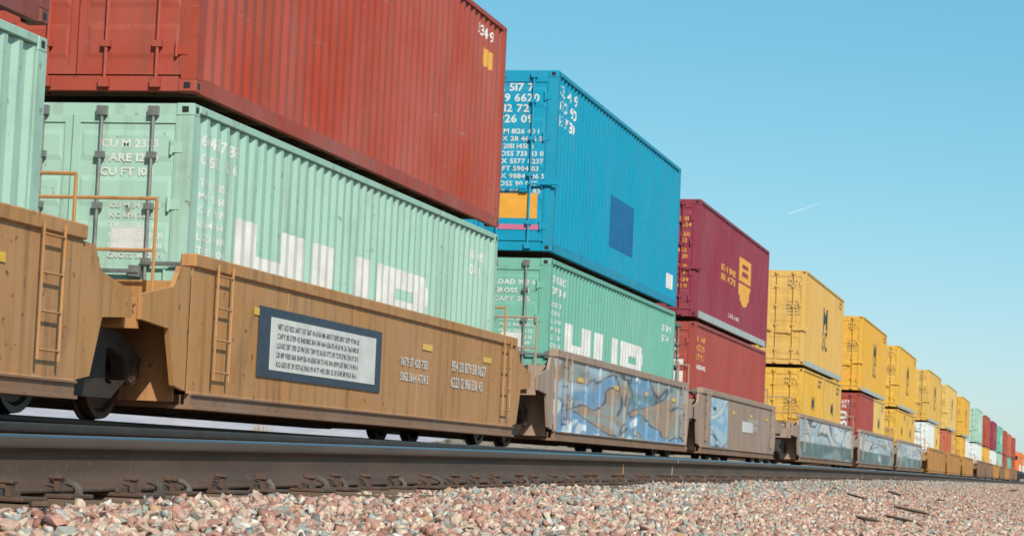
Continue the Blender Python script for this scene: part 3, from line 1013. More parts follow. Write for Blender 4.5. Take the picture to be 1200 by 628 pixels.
for c, sd in ((mint1, 21), (mint2, 31)):
    block_letters(c, 1.3, 0.70, 2.25, 0.96, 0.30, 0.30, STENCIL)
    rows_on_side(c, 0.35, 1.5, 2.34, 2, 0.11, 0.07, sd, STENCIL)
    rows_on_side(c, 0.35, 1.15, 1.92, 6, 0.07, 0.06, sd + 1, STENCIL)
    rows_on_side(c, 10.8, 11.8, 2.25, 2, 0.13, 0.08, sd + 2, STENCIL)
    door_labels(c, STD, sd + 3, STENCIL)
    for rc in ((0.45, 0.80, 1.18, 1.40), (-0.85, -0.55, 1.25, 1.42)): link('label_plate', front_sheet('label_plate', [rc], STENCIL, 0.0112), c)
# blue: code rows by the corner, dark square, white label, door lettering
rows_on_side(blue, 0.25, 1.75, HC - 0.20, 3, 0.17, 0.07, 41, STENCIL)
patch_on_side(blue, [(4.8, 7.1, 0.55, 1.48)], DKBLUE, 'emblem_square')
patch_on_side(blue, [(11.05, 11.75, 0.32, 0.62)], STENCIL, 'label_plate')
rows_on_door(blue, 0.14, 1.05, HC - 0.22, 4, 0.12, 0.05, 43, STENCIL)
rows_on_door(blue, 0.14, 1.05, HC - 0.95, 9, 0.075, 0.045, 44, STENCIL)
rows_on_door(blue, -1.0, -0.15, HC - 0.3, 2, 0.12, 0.06, 45, STENCIL)
link('warning_label', front_sheet('warning_label', [(0.20, 0.95, 0.52, 0.92)], ORANGELBL), blue)
link('warning_label', front_sheet('warning_label', [(-0.95, -0.35, 1.05, 1.40)], ORANGELBL), blue)
link('sticker_strip', front_sheet('sticker_strip', [(0.30, 1.05, 0.34, 0.42)], PINK), blue)
# maroon: amber emblem made of an upright shape and two bars of lettering to its left
V2 = [(6.6, 1.94), (8.7, 1.94), (8.7, 1.36), (6.6, 1.36)]
link('emblem_shield', side_sheet('emblem_shield', V2, [tuple(range(4))], L40, OSTENCIL), maroon)
V2 = [(6.6, 1.30), (8.7, 1.30), (8.6, 1.02), (8.2, 0.82), (7.65, 0.74), (7.1, 0.82), (6.7, 1.02)]
link('emblem_base', side_sheet('emblem_base', V2, [tuple(range(7))], L40, OSTENCIL), maroon)
patch_on_side(maroon, [(7.15, 8.15, 1.50, 1.62), (7.15, 8.15, 1.70, 1.80)], MAROON, 'emblem_line', 0.0045)
rows_on_side(maroon, 3.6, 6.3, 1.50, 2, 0.15, 0.07, 51, OSTENCIL)
rows_on_side(maroon, 5.0, 7.0, 0.42, 1, 0.09, 0.05, 52, STENCIL)
for k, zz in enumerate((2.2, 1.85, 1.5, 1.15, 0.85)):
    rows_on_door(maroon, 0.15, 1.02, zz, 2, 0.085, 0.05, 60 + k, OSTENCIL)
rows_on_door(maroon, -1.0, -0.2, 2.2, 3, 0.10, 0.06, 66, OSTENCIL)
rows_on_side(brick, 0.3, 1.7, 2.30, 3, 0.13, 0.07, 71, OSTENCIL)
rows_on_side(brick, 0.3, 1.9, 1.66, 1, 0.09, 0.05, 72, STENCIL)
rows_on_door(brick, 0.15, 1.0, 2.2, 3, 0.10, 0.06, 73, STENCIL)
for rc in ((0.15, 0.95, 1.25, 1.50), (0.15, 0.95, 1.62, 1.76)): link('label_plate', front_sheet('label_plate', [rc], STENCIL, 0.0112), brick)
rows_on_door(c, 0.15, 1.0, 1.0, 2, 0.1, 0.06, 74, OSTENCIL)

# --- yellow stacks
def yellow_marks(root, L, H):
    s = 1.0 if L > 8 else 0.62
    text_on_side(root, 'M', L * 0.5, H * 0.62, 1.05 * s, DARKLET, bold=0.05, sx=1.9, sz=0.95)
    text_on_side(root, 'SC', L * 0.5, H * 0.37, 0.98 * s, DARKLET, bold=0.045, sx=1.35, sz=0.95)
    rows_on_side(root, L - 1.6, L - 0.3, H - 0.18, 2, 0.10, 0.05, 81, DARKLET)
    rows_on_door(root, 0.62, 1.02, H - 0.30, 2, 0.08, 0.05, 82, DARKLET)
    rows_on_door(root, 0.62, 1.02, H - 0.95, 5, 0.05, 0.05, 83, DARKLET)
place = ['nearest', 'second', 'third', 'fourth', 'fifth', 'farthest']
for k, S in enumerate(B_S + C_S):
    t = container(S, ZU, L40, HC, [YELLOW, GOLDS[2], GOLDS[0], GOLDS[1], GOLDS[3], GOLDS[2]][k],
                  {0: 'pale mustard container with dark lettering, nearest and largest of the yellow top row', 5: 'golden yellow container, farthest of the six yellow ones in the top row'}.get(k, 'golden yellow container, %s of six in the yellow top row counting from the maroon one' % place[k]),
                  'yellow containers of the top row', railmat=ALU)
    yellow_marks(t, L40, HC)
    if k == 1:
        link('warning_label', front_sheet('warning_label', [(0.2, 1.0, 0.45, 0.68)], ORANGELBL), t)
low = [('Y', 'Y'), ('R', 'Y'), ('Y', 'Y'), ('W', 'Y'), ('O', 'Y'), ('Y', 'W')]
cm_ = {'Y': (GOLD, 'yellow'), 'R': (BRICK, 'red'), 'W': (WHITE, 'white'), 'O': (ORANGERED, 'orange red')}
for k, S in enumerate(B_S + C_S):
    for e in (0, 1):
        mt, nm = cm_[low[k][e]]
        if low[k][e] == 'Y': mt = GOLDS[(k * 2 + e) % 4]
        t = container(S + e * (L20 + 0.076), ZB, L20, STD, mt,
                      'short %s container, %s half of the lower row under the %s yellow top container' % (nm, ('near', 'far')[e], place[k]), 'short containers in the lower row')
        if low[k][e] == 'Y': yellow_marks(t, L20, STD)
        else:
            rows_on_door(t, 0.1, 1.0, STD - 0.3, 2, 0.12, 0.06, 90 + k, STENCIL if low[k][e] != 'W' else DARKLET)
        if low[k][e] == 'R':
            Vt, Ft = type_rows(0, 1.7, 0.0, 1, 0.42, 0, 5)
            link('lettering', front_sheet('lettering', ([(0.30 - v[1], 0.45 + v[0]) for v in Vt], Ft), STENCIL), t)
# --- far mixed stacks
far = [(D_S[0], MINT, 'mint green', WHITE, 'white'), (D_S[1], RED, 'red', GOLD, 'yellow'), (D_S[2], MAROON, 'maroon', WHITE, 'white'),
       (E_S[0], MINT2, 'sea green', MINT, 'mint green'), (E_S[1], RED, 'red', BRICK, 'brick red'), (E_S[2], ORANGERED, 'orange red', MINT2, 'sea green'), (F_S[0], BRICK, 'brick red', RED, 'red')]
ordn = ['first', 'second', 'third', 'fourth', 'fifth', 'sixth', 'last']
for k, (S, mt, nm, mb_, nb) in enumerate(far):
    t = container(S, ZU, L40, HC, mt, '%s container on top of the %s stack beyond the yellow ones' % (nm, ordn[k]), 'far containers of the top row')
    if k in (0, 3): text_on_side(t, 'HUB', 6.0, 1.5, 1.5, STENCIL, bold=0.03, sx=1.4)
    if k == 2: text_on_side(t, 'I', 6.0, 1.5, 1.4, OSTENCIL, bold=0.1, sx=2.5)
    t = container(S, ZB, L40, STD, mb_, '%s container at the bottom of the %s stack beyond the yellow ones' % (nb, ordn[k]), 'far containers of the lower row')

# ------------------------------------------------------------------ well cars
XO = 1.47      # outer face of the well side
ZTOP = 1.56    # top of the well side above the rail
def well_side(L):
    m = MB()   # one side sheet with its lip bent out at the foot; x = 0 is the outer face
    m.prism([(-0.012, 0.28), (-0.02, 0.30), (-0.02, ZTOP - 0.13), (-0.012, ZTOP - 0.12), (-0.03, ZTOP - 0.12), (-0.03, 0.28)], 'y', 0, L)
    return m.mesh('side_panel')
def chord(L):
    m = MB(); m.box(-0.14, 0.012, -0.02, L + 0.02, ZTOP - 0.125, ZTOP, bev=0.012)
    return m.mesh('top_chord')
def sillw(L):
    m = MB()
    m.prism([(-0.22, 0.14), (0.03, 0.14), (0.03, 0.165), (-0.005, 0.172), (-0.005, 0.26), (0.02, 0.268), (0.02, 0.285), (-0.06, 0.285), (-0.06, 0.18), (-0.22, 0.17)], 'y', 0.05, L - 0.05)
    return m.mesh('bottom_sill')
def stiff():
    m = MB(); m.prism([(-0.02, 0.29), (0.018, 0.29), (0.018, 1.36), (0.0, 1.428), (-0.02, 1.428)], 'y', -0.028, 0.028)
    return m.mesh('stiffener')
def end_sect(gap):
    """bulkhead, deck over the truck and tapering side wings at one end of a well; runs from y=0 (well end) to y=-gap"""
    m = MB()
    m.box(-XO + 0.14, XO - 0.14, -0.05, -0.01, 0.20, 1.30)                       # bulkhead
    m.prism([(-0.05, 0.92), (-gap + 0.04, 0.92), (-gap + 0.04, 1.06), (-0.05, 1.12)], 'x', -0.75, 0.75)   # centre deck
    for s in (-1, 1):
        a, b = sorted((s * (XO - 0.03), s * (XO - 0.075)))
        m.prism([(-0.02, 0.30), (-0.02, ZTOP - 0.13), (-0.28, ZTOP - 0.14), (-0.42, 1.22), (-gap * 0.85, 1.10), (-gap * 0.85, 0.88), (-0.50, 0.84), (-0.30, 0.34)], 'x', a, b)
        a, b = sorted((s * 0.75, s * (XO - 0.08)))
        m.box(a, b, -gap * 0.84, -0.06, 1.04, 1.075)                             # walkway
        m.box(a, b, -gap * 0.84, -gap * 0.84 + 0.05, 0.80, 1.038)
    return m.mesh('end_platform')
def ladder():
    m = MB()
    for y in (0.0, 0.40):
        m.cyl((0, y, 0.42), (0, y, 1.50), 0.013, 6)
    for k in range(4):
        z = 0.50 + k * 0.30
        m.cyl((0, 0, z), (0, 0.40, z), 0.011, 6)
    return m.mesh('ladder')
def handrail():
    m = MB()
    m.cyl((-1.2, 0, 1.07), (-1.2, 0, 2.02), 0.017, 6); m.cyl((1.2, 0, 1.07), (1.2, 0, 2.02), 0.017, 6)
    m.cyl((-1.2, 0, 2.02), (1.2, 0, 2.02), 0.017, 6); m.cyl((-1.2, 0, 1.55), (1.2, 0, 1.55), 0.015, 6)
    return m.mesh('handrail')
def floor_beam():
    m = MB(); m.box(-XO + 0.10, XO - 0.10, -0.10, 0.10, 0.15, 0.27)
    return m.mesh('floor_beam')
def support_pad():
    m = MB(); m.box(-0.125, 0.125, -0.09, 0.09, 0.27, 0.415, bev=0.01)
    return m.mesh('support_pad')
def wheel_mesh():
    m = MB()
    m.lathe([(-0.065, 0.20), (-0.03, 0.20), (-0.03, 0.33), (-0.06, 0.36), (-0.065, 0.42), (0.045, 0.428), (0.052, 0.455), (0.075, 0.455), (0.075, 0.36), (0.02, 0.33), (0.02, 0.12), (0.09, 0.11), (0.09, 0.06), (-0.09, 0.06), (-0.09, 0.11), (-0.065, 0.12)], 0, 0, 0, 'x', 28)
    return m.mesh('wheel', (WHEELM,), False)
def axle_mesh():
    m = MB(); m.cyl((-0.98, 0, 0), (0.98, 0, 0), 0.075, 12); m.cyl((-1.06, 0, 0), (-0.96, 0, 0), 0.11, 12); m.cyl((0.96, 0, 0), (1.06, 0, 0), 0.11, 12)
    return m.mesh('axle', (CASTIRON,))
def frame_mesh():
    m = MB()
    o = [(-1.08, 0.40), (-1.08, 0.58), (-0.88, 0.66), (-0.45, 0.80), (0.45, 0.80), (0.88, 0.66), (1.08, 0.58), (1.08, 0.40), (0.78, 0.40), (0.72, 0.55), (0.40, 0.64), (0.30, 0.62), (0.30, 0.34), (0.40, 0.30), (0.70, 0.36), (0.76, 0.36), (0.45, 0.19), (-0.45, 0.19),
         (-0.76, 0.36), (-0.70, 0.36), (-0.40, 0.30), (-0.30, 0.34), (-0.30, 0.62), (-0.40, 0.64), (-0.72, 0.55), (-0.78, 0.40)]
    m.prism(o, 'x', -0.07, 0.07)
    return m.mesh('side_frame', (CASTIRON,))
def spring_mesh():
    m = MB()
    for y in (-0.17, 0.0, 0.17):
        for k in range(6):
            m.cyl((0, y, 0.345 + k * 0.042), (0, y, 0.345 + k * 0.042 + 0.026), 0.07, 10)
    return m.mesh('spring', (CASTIRON,))
def bolster_mesh():
    m = MB(); m.box(-1.05, 1.05, -0.2, 0.2, 0.60, 0.78, bev=0.03); m.cyl((0, 0, 0.78), (0, 0, 0.93), 0.2, 14)
    return m.mesh('bolster', (CASTIRON,))
WHEEL, AXLE, SFRAME, SPRING, BOLSTER = wheel_mesh(), axle_mesh(), frame_mesh(), spring_mesh(), bolster_mesh()
m = MB(); m.cyl((0, 0, 0), (0.05, 0, 0), 0.105, 14); m.cyl((0.05, 0, 0), (0.062, 0, 0), 0.07, 12)
for k in range(3):
    a = k * 2 * PI / 3; m.cyl((0.05, 0.085 * math.cos(a), 0.085 * math.sin(a)), (0.068, 0.085 * math.cos(a), 0.085 * math.sin(a)), 0.015, 6)
BCAP = m.mesh('bearing_cap', (flat('rusty_bearing_steel', (0.15, 0.09, 0.06), 0.6, 0.3, 0.3),))
m = MB(); m.box(-0.72, 0.72, -0.04, 0.04, 0.32, 0.40, bev=0.01); m.box(-0.80, -0.66, -0.09, 0.09, 0.28, 0.50); m.box(0.66, 0.80, -0.09, 0.09, 0.28, 0.50)
BBEAM = m.mesh('brake_beam', (CASTIRON,))
def truck(parent, y):
    t = link('truck', BOLSTER, parent, (0, y, 0))
    for dy in (-0.89, 0.89):
        link('axle', AXLE, t, (0, dy, 0.43))
        link('bearing_cap', BCAP, t, (1.055, dy, 0.43)); link('bearing_cap', BCAP, t, (-1.055, dy, 0.43), None, (0, 0, PI))
        link('brake_beam', BBEAM, t, (0, dy * 0.42, 0))
        link('wheel', WHEEL, t, (0.755, dy, 0.43), None, (0, 0, PI)); link('wheel', WHEEL, t, (-0.755, dy, 0.43))
    for x in (-1.02, 1.02):
        link('side_frame', SFRAME, t, (x, 0, 0))
        link('spring', SPRING, t, (x, 0, 0))
    return t

def well_unit(S, Lw, pitch, mats, label, group, first=False, last=False, ribs=1.9, seed=0, extra=2.3):
    """one well of an articulated car; S = start of its container row"""
    r = random.Random(seed)
    y0 = S2Y(S) - (Lw - L40) / 2
    root = empty('well_car', (XT, y0, ZT), label, 'well car', group)
    body, panel = mats
    ws = cached(('ws', Lw), lambda: well_side(Lw)); ch = cached(('ch', Lw), lambda: chord(Lw)); sl = cached(('sl', Lw), lambda: sillw(Lw)); st = cached('stiff', stiff)
    for (x, yy, rz) in ((XO, 0, 0), (-XO, Lw, PI)):
        link('side_panel', ws, root, (x, yy, 0), panel, (0, 0, rz))
        link('top_chord', ch, root, (x, yy, 0), body, (0, 0, rz))
        link('bottom_sill', sl, root, (x, yy, 0), BROWNCAR if body is not ORCAR else body, (0, 0, rz))
        if ribs:
            n = int(Lw / ribs)
            for k in range(n + 1):
                link('stiffener', st, root, (x, 0.05 + (Lw - 0.1) * k / n, 0), panel if k not in (0, n) else body, (0, 0, rz))
        sgn = 1 if x > 0 else -1
        if not ribs:
            sm = cached('seam', lambda: (lambda m: (m.prism([(-0.02, 0.30), (-0.013, 0.30), (-0.013, 1.42), (-0.02, 1.42)], 'y', -0.012, 0.012), m.mesh('weld_seam'))[1])(MB()))
            for k in range(1, 5):
                link('weld_seam', sm, root, (x, Lw * (k / 5.0 + 0.013 * math.sin(k * 2.1)), 0), body, (0, 0, rz))
        for yl in (0.5, Lw - 0.9):
            link('ladder', cached('ladder', ladder), root, (x + sgn * 0.045, yl, 0), body)
        rf = cached('refl', lambda: (lambda m: (m.box(0, 0.003, 0, 0.46, 0, 0.075), m.mesh('reflector', (REFL,)))[1])(MB()))
        for k in range(4):
            link('reflector', rf, root, (x + sgn * (-0.012 if x > 0 else -0.015), 1.7 + k * (Lw - 3.6) / 3, 1.12), None)
    for f in (0.02, 0.16, 0.33, 0.5, 0.67, 0.84, 0.98):
        fb = link('floor_beam', cached('fb', floor_beam), root, (0, f * Lw, 0), BROWNCAR)
        if f in (0.02, 0.5, 0.98):
            for x in (-1.07, 1.07): link('support_pad', cached('sp', support_pad), fb, (x, 0, 0), BROWNCAR)
    gap = (pitch - Lw) / 2
    ga, gb = (extra if first else gap), (extra if last else gap)
    link('end_platform', cached(('es', round(ga, 2)), lambda: end_sect(ga)), root, (0, 0, 0), body)
    link('end_platform', cached(('es', round(gb, 2)), lambda: end_sect(gb)), root, (0, Lw, 0), body, (0, 0, PI))
    link('handrail', cached('hr', handrail), root, (0, -0.35, 0), body)
    link('handrail', cached('hr', handrail), root, (0, Lw + 0.35, 0), body)
    truck(root, -ga + (1.0 if first else 0.0))
    if last:
        truck(root, Lw + gb - 1.0)
    if first or last:
        cp = cached('coupler', lambda: (lambda m: (m.box(-0.12, 0.12, -0.75, 0.3, 0.80, 0.95, bev=0.02), m.box(-0.2, 0.2, -0.95, -0.65, 0.74, 1.0, bev=0.05), m.mesh('coupler', (CASTIRON,)))[2])(MB()))
        bw = cached('brake', lambda: (lambda m: (m.lathe([(-0.015, 0.26), (0.015, 0.26), (0.015, 0.29), (-0.015, 0.29)], 0, 0, 0, 'x', 20), m.box(-0.01, 0.01, -0.27, 0.27, -0.012, 0.012), m.box(-0.01, 0.01, -0.012, 0.012, -0.27, 0.27), m.mesh('brake_wheel', (ORCAR,)))[3])(MB()))
        if first:
            link('coupler', cp, root, (0, -ga, 0)); link('brake_wheel', bw, root, (1.25, -0.75, 1.55), None, (0, 0, PI / 2))
        if last:
            link('coupler', cp, root, (0, Lw + gb, 0), None, (0, 0, PI))
    return root
gpA = 'well units of the near tan car'
WA = 13.0
well_unit(A_S[1], WA, 15.65, (TANCAR, TANCAR), 'tan well car at the left edge under the leftmost mint container', gpA, seed=1, ribs=0)
wa1 = well_unit(A_S[2], WA, 15.7, (TANCAR, TANCAR), 'large tan brown well car with a white data panel on its side', gpA, seed=2, ribs=0)
wa2 = well_unit(A_S[3], WA, 15.65, (GREYCAR, GRAF_BLUE), 'ribbed tan well car with blue graffiti under the blue stack', gpA, seed=3, ribs=1.15)
wa3 = well_unit(A_S[4], WA, 15.5, (GREYCAR, GREYCAR), 'grey tan well car with a pale blue painted patch, under the maroon stack', gpA, seed=4, ribs=0, last=True, extra=2.4)
for k, S in enumerate(B_S):
    well_unit(S, 17.2, 20.75, (GREYCAR, GRAF_PALE), 'well car covered in white and teal graffiti under the %s yellow stack' % place[k], 'graffiti covered well units', first=(k == 0), last=(k == 2), seed=10 + k, ribs=0)
for k, S in enumerate(C_S):
    well_unit(S, 17.2, 21.8, (ORCAR, ORCAR), 'plain rusty yellow well car under the %s yellow stack' % place[3 + k], 'rusty yellow well units', first=(k == 0), last=(k == 2), seed=20 + k, ribs=2.8)
for k, S in enumerate(D_S + E_S + F_S):
    well_unit(S, 17.2, 21.4, (ORCAR if k in (2, 4) else BROWNCAR,) * 2, 'rusty well car under the %s stack beyond the yellow ones' % ordn[k], 'far well units', first=(k in (0, 3, 6)), last=(k in (2, 5, 6)), seed=30 + k, ribs=2.8, extra=2.0)
# data panel on the large tan car: navy plate, white plate on it, rows of small print
def plate(root, name, y0, y1, z0, z1, x0, x1, mat):
    m = MB(); m.box(x0, x1, y0, y1, z0, z1)
    return link(name, m.mesh(name, (mat,)), root)
p = plate(wa1, 'data_plate', 1.85, 6.15, 0.52, 1.22, XO - 0.014, XO - 0.004, NAVY)
plate(wa1, 'white_panel', 2.2, 5.9, 0.60, 1.13, XO - 0.0035, XO + 0.001, STENCIL)
m = MB(); V2, Fs = type_rows(2.4, 5.7, 1.07, 5, 0.055, 0.04, 8); m.poly([(XO + 0.003, a, b) for (a, b) in V2], Fs)
tag(link('small_print', m.mesh('small_print', (DARKLET,), fix=False), wa1), kind='stuff')
def car_rows(root, y0, y1, zt, n, h, gap, seed, mat):
    m = MB(); V2, Fs = type_rows(y0, y1, zt, n, h, gap, seed); m.poly([(XO - 0.0085, a, b) for (a, b) in V2], Fs)
    tag(link('car_stencil', m.mesh('car_stencil', (mat,), fix=False), root), kind='stuff')
car_rows(wa1, 9.4, 11.6, 1.05, 2, 0.13, 0.08, 9, STENCIL)
car_rows(wa1, 7.0, 8.4, 0.98, 2, 0.10, 0.08, 10, STENCIL)
car_rows(wa3, 7.6, 9.8, 1.08, 2, 0.12, 0.06, 11, STENCIL)
plate(wa3, 'white_panel', 6.6, 8.6, 0.74, 1.0, XO - 0.011, XO - 0.009, STENCIL)
PBL = graffiti('pale_blue_spray_paint', (0.38, 0.55, 0.66), [((0.20, 0.42, 0.60), 0.5), ((0.55, 0.58, 0.58), 0.6)], scale=1.6)
plate(wa3, 'painted_patch', 1.4, 4.1, 0.31, 1.40, XO - 0.011, XO - 0.009, PBL)

# ------------------------------------------------------------------ locomotives pushing at the far end
def locomotive(S, label):
    root = empty('locomotive', (XT, S2Y(S), ZT), label, 'locomotive', 'locomotives at the far end')
    m = MB(); m.box(-1.5, 1.5, 0.9, 21.4, 1.15, 1.55); m.box(-1.55, 1.55, 0.7, 0.9, 0.45, 1.55); m.box(-1.55, 1.55, 21.4, 21.6, 0.45, 1.55)
    link('underframe', m.mesh('underframe', (BLACKM,)), root)
    m = MB(); m.prism([(-0.95, 1.55), (0.95, 1.55), (0.95, 4.1), (0.6, 4.35), (-0.6, 4.35), (-0.95, 4.1)], 'y', 5.7, 15.5)
    m.prism([(-1.4, 1.55), (1.4, 1.55), (1.4, 3.6), (1.55, 3.8), (1.55, 4.45), (-1.55, 4.45), (-1.55, 3.8), (-1.4, 3.6)], 'y', 15.5, 21.0)
    link('hood', m.mesh('hood', (LOCO,)), root)
    m = MB(); m.prism([(-1.5, 1.55), (1.5, 1.55), (1.5, 3.75), (1.05, 4.5), (-1.05, 4.5), (-1.5, 3.75)], 'y', 3.2, 5.7)
    cb = link('cab', m.mesh('cab', (LOCO,)), root)
    m = MB(); m.prism([(-0.85, 1.55), (0.85, 1.55), (0.85, 2.7), (0.6, 3.0), (-0.6, 3.0), (-0.85, 2.7)], 'y', 1.4, 3.2)
    link('nose', m.mesh('nose', (LOCO,)), root)
    for (a, b) in ((-1.3, -0.75), (-0.65, -0.05), (0.05, 0.65), (0.75, 1.3)):
        m = MB(); m.box(a, b, 3.17, 3.21, 3.15, 3.75); link('window', m.mesh('window', (GLASS,)), cb)
    for a in (3.5, 4.6):
        m = MB(); m.box(1.49, 1.52, a, a + 0.8, 2.9, 3.6); link('window', m.mesh('window', (GLASS,)), cb)
    m = MB(); m.cyl((-0.15, 3.15, 4.2), (-0.15, 3.22, 4.2), 0.11, 12); m.cyl((0.15, 3.15, 4.2), (0.15, 3.22, 4.2), 0.11, 12)
    link('headlight', m.mesh('headlight', (STENCIL,)), cb)
    m = MB(); m.prism([(-1.3, 0.45), (1.3, 0.45), (1.45, 0.7), (1.45, 1.15), (-1.45, 1.15), (-1.45, 0.7)], 'y', 8.2, 13.6)
    link('fuel_tank', m.mesh('fuel_tank', (BLACKM,)), root)
    for y in (4.3, 17.6):
        m = MB(); m.box(-1.25, -1.05, y - 2.6, y + 2.6, 0.42, 0.95); m.box(1.05, 1.25, y - 2.6, y + 2.6, 0.42, 0.95); m.box(-1.05, 1.05, y - 0.4, y + 0.4, 0.6, 1.15)
        t = link('truck', m.mesh('truck', (CASTIRON,)), root)
        for dy in (-1.95, 0, 1.95):
            link('wheel', WHEEL, t, (0.755, y + dy, 0.43), None, (0, 0, PI)); link('wheel', WHEEL, t, (-0.755, y + dy, 0.43))
    m = MB()
    for k in range(9):
        m.cyl((1.46, 6.2 + k * 1.7, 1.55), (1.46, 6.2 + k * 1.7, 2.55), 0.025, 6)
    m.cyl((1.46, 6.2, 2.55), (1.46, 19.8, 2.55), 0.025, 6)
    link('handrail', m.mesh('handrail', (STENCIL,)), root)
    return root
locomotive(360.0, 'orange locomotive nearest the last container stack at the far end')
locomotive(383.0, 'orange locomotive behind another one, farthest thing on the track')

# ------------------------------------------------------------------ things by the track
g = NT('dry_grass_blade', 0.9, 0, 0.1)
oi = g.n('ObjectInfo')
g.base(g.mix(g.noise(3.0, 3), (0.42, 0.31, 0.15), (0.27, 0.20, 0.10)))
STRAW = g.m
def dry_bush(loc, w, h, label, seed, n=700):
    r = random.Random(seed)
    root = empty('dry_bush', loc, label, 'bush')
    m = MB()
    for k in range(n):
        a = r.uniform(0, 2 * PI); el = math.acos(r.uniform(0.05, 1.0))
        d = Vector((math.cos(a) * math.sin(el) * w / 2, math.sin(a) * math.sin(el) * w / 2, math.cos(el) * h))
        p0 = Vector((r.uniform(-.12, .12), r.uniform(-.12, .12), 0)) + d * r.uniform(0.1, 0.5)
        p1 = p0 * 0.4 + d * r.uniform(0.6, 1.0)
        s = d.orthogonal().normalized() * 0.010
        m.poly([p0 - s, p0 + s, p1 + s * 0.2, p1 - s * 0.2], [(0, 1, 2, 3)])
    link('foliage', m.mesh('foliage', (STRAW,), fix=False), root)
    m = MB()
    for k in range(9):
        a = r.uniform(0, 2 * PI)
        m.cyl((0, 0, -0.1), (math.cos(a) * w * 0.25, math.sin(a) * w * 0.25, h * 0.55), 0.012, 5, 0.004)
    link('stem', m.mesh('stem', (TIMBER,)), root)
def on_ground(px, d):      # a spot at lateral distance d seen in photo column px
    S = F_PX * d / (math.cos(YAW) ** 2 * (VPX - px))
    return (-d, S - d * math.tan(YAW))
x_, y_ = on_ground(308, 17.0)
dry_bush((x_, y_, -1.0), 0.95, 1.62, 'straw coloured dry bush seen below the train behind the rails', 3)
# splinters of old tie lying on the ballast at the right
for k, (px, py, ln, ang) in enumerate(((1068, 601, 0.75, 0.5), (1003, 584, 0.5, 0.4), (1048, 580, 0.4, 0.45), (1102, 588, 0.34, -0.3), (1185, 576, 0.9, 0.3), (1052, 611, 0.5, 0.6), (1016, 612, 0.3, 1.1), (45, 600, 0.10, 1.9))):
    # the point of the ballast seen in that pixel
    dirv = fw + rr * ((px - 600) / F_PX) - uu * ((py - 314) / F_PX)
    t = 3.0
    while t < 140 and dirv.z * t > float(zballast(dirv.x * t, dirv.y * t)) + 0.02: t += 0.05
    P = dirv * t
    r = random.Random(k)
    ln *= 0.68
    pts = [(-ln / 2, 0.0), (-ln * 0.3, 0.020), (ln * 0.2, 0.028), (ln / 2, 0.012), (ln * 0.45, -0.008), (0, -0.022), (-ln * 0.4, -0.014)]
    m = MB(); m.prism(pts, 'z', 0.0, 0.013)
    o = link('wood_splinter', m.mesh('wood_splinter', (TIMBER,)), None, (P.x, P.y, P.z + 0.015), None, (r.uniform(-.12, .12), r.uniform(-.15, .15), -1.0 + 0.3 * (ang - 0.5)))
    tag(o, ['longest dark wood splinter at the lower right of the ballast', 'dark wood splinter left of the other splinters near the rail', 'thin wood splinter between two others on the right ballast', 'small wood splinter on the ballast, pointing the other way',
            'long dark splinter at the right edge of the ballast', 'wood splinter lowest on the right ballast, below the longest one', 'short wood chip lying low on the ballast, left of the longest splinter', 'small dark wood chip among the stones at the left'][k], 'splinter', 'wood splinters on the ballast')

# ------------------------------------------------------------------ far houses and trees on the hills
STUCCO = flat('pale_stucco', (0.66, 0.62, 0.56), 0.9, 0, 0.05, 0.5)
ROOFM = flat('clay_roof', (0.30, 0.17, 0.12), 0.9, 0, 0.1, 0.5)
for k, (ph, R, w, d, h, lab) in enumerate(((15.55, 2290, 8, 6, 3.2, 'tiny white house farthest left on the hillside seen below the train'), (15.35, 2300, 10, 7, 3.6, 'larger white house among the far houses below the train'),
                                         (15.1, 2310, 7, 6, 3.0, 'small white house farthest right on the hillside below the train'))):
    P = hill_pt(ph, R)
    root = empty('house', (P.x, P.y, P.z - 0.3), lab, 'house', 'houses on the hillside')
    m = MB(); m.box(-w / 2, w / 2, -d / 2, d / 2, 0, h); link('wall', m.mesh('wall', (STUCCO,)), root)
    m = MB(); m.prism([(-d / 2 - 0.5, h), (d / 2 + 0.5, h), (0, h + 1.7)], 'x', -w / 2 - 0.4, w / 2 + 0.4); link('roof', m.mesh('roof', (ROOFM,)), root)
    for x in (-w * 0.3, w * 0.15):
        m = MB(); m.box(x, x + 1.3, -d / 2 - 0.03, -d / 2 + 0.02, 1.0, 2.2); link('window', m.mesh('window', (GLASS,)), root)
g = NT('dusty_green_leaves', 0.85, 0, 0.2)
g.base(g.mix(g.noise(0.6, 4), (0.09, 0.10, 0.055), (0.14, 0.145, 0.085)))
LEAF = g.m
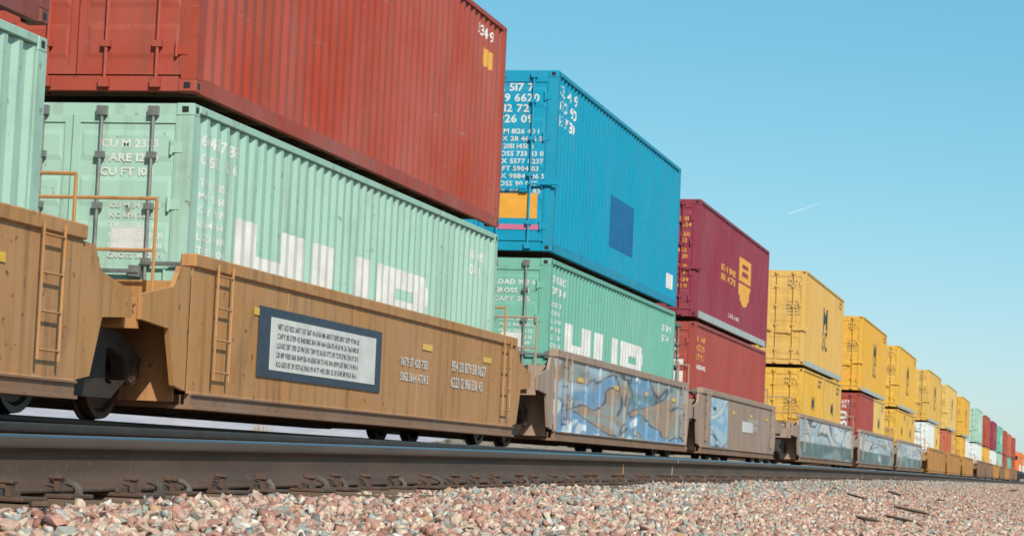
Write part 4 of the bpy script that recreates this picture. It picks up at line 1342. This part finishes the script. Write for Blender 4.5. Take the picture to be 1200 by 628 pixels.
for k, (ph, R, h) in enumerate(((15.0, 2330, 4.2), (14.75, 2320, 5.0), (14.35, 2330, 4.5), (14.1, 2340, 6.5), (13.9, 2340, 5.5), (13.7, 2330, 7.0), (13.5, 2350, 6.0), (13.25, 2340, 6.5), (13.0, 2330, 5.0))):
    P = hill_pt(ph, R)
    r = random.Random(k + 50)
    root = empty('far_tree', (P.x, P.y, P.z - 0.3), 'tiny dusty green tree in the far row on the hillside seen below the train', 'tree', 'trees on the far hillside')
    m = MB(); m.cyl((0, 0, 0), (r.uniform(-.2, .2), 0, h * 0.6), 0.25, 6, 0.1)
    for q in range(4):
        a = q * 1.6; m.cyl((0, 0, h * 0.35), (math.cos(a) * h * 0.3, math.sin(a) * h * 0.3, h * 0.7), 0.1, 5, 0.04)
    link('trunk', m.mesh('trunk', (TIMBER,)), root)
    m = MB()
    for q in range(260):
        c = Vector((r.gauss(0, 0.24), r.gauss(0, 0.24), 0.62 + r.gauss(0, 0.17))) * h
        if c.z < h * 0.18: continue
        a = Vector((r.gauss(0, 1), r.gauss(0, 1), r.gauss(0, 1))).normalized() * 0.42; b = a.orthogonal()
        m.poly([c - a, c + b * 0.6, c + a, c - b * 0.6], [(0, 1, 2, 3)])
    link('crown', m.mesh('crown', (LEAF,), fix=False), root)

# ------------------------------------------------------------------ contrail
g = NT('thin_ice_cloud', 1.0, 0, 0)
g.base((0.9, 0.9, 0.9))
tr = g.n('BsdfTransparent'); mx = g.n('MixShader'); mx.inputs[0].default_value = 0.13
g.l(tr.outputs[0], mx.inputs[1]); g.l(g.p.outputs[0], mx.inputs[2])
g.l(mx.outputs[0], g.t.nodes['Material Output'].inputs['Surface'])
def far_pt(px, py, R):
    return (fw + rr * ((px - 600) / F_PX) - uu * ((py - 314) / F_PX)) * R
m = MB(); m.cyl(far_pt(924, 251, 9000), far_pt(966, 236.5, 9600), 4.0, 8, 1.2)
tag(link('contrail', m.mesh('contrail', (g.m,), True)), 'short faint white contrail in the blue sky above the yellow containers', 'contrail')
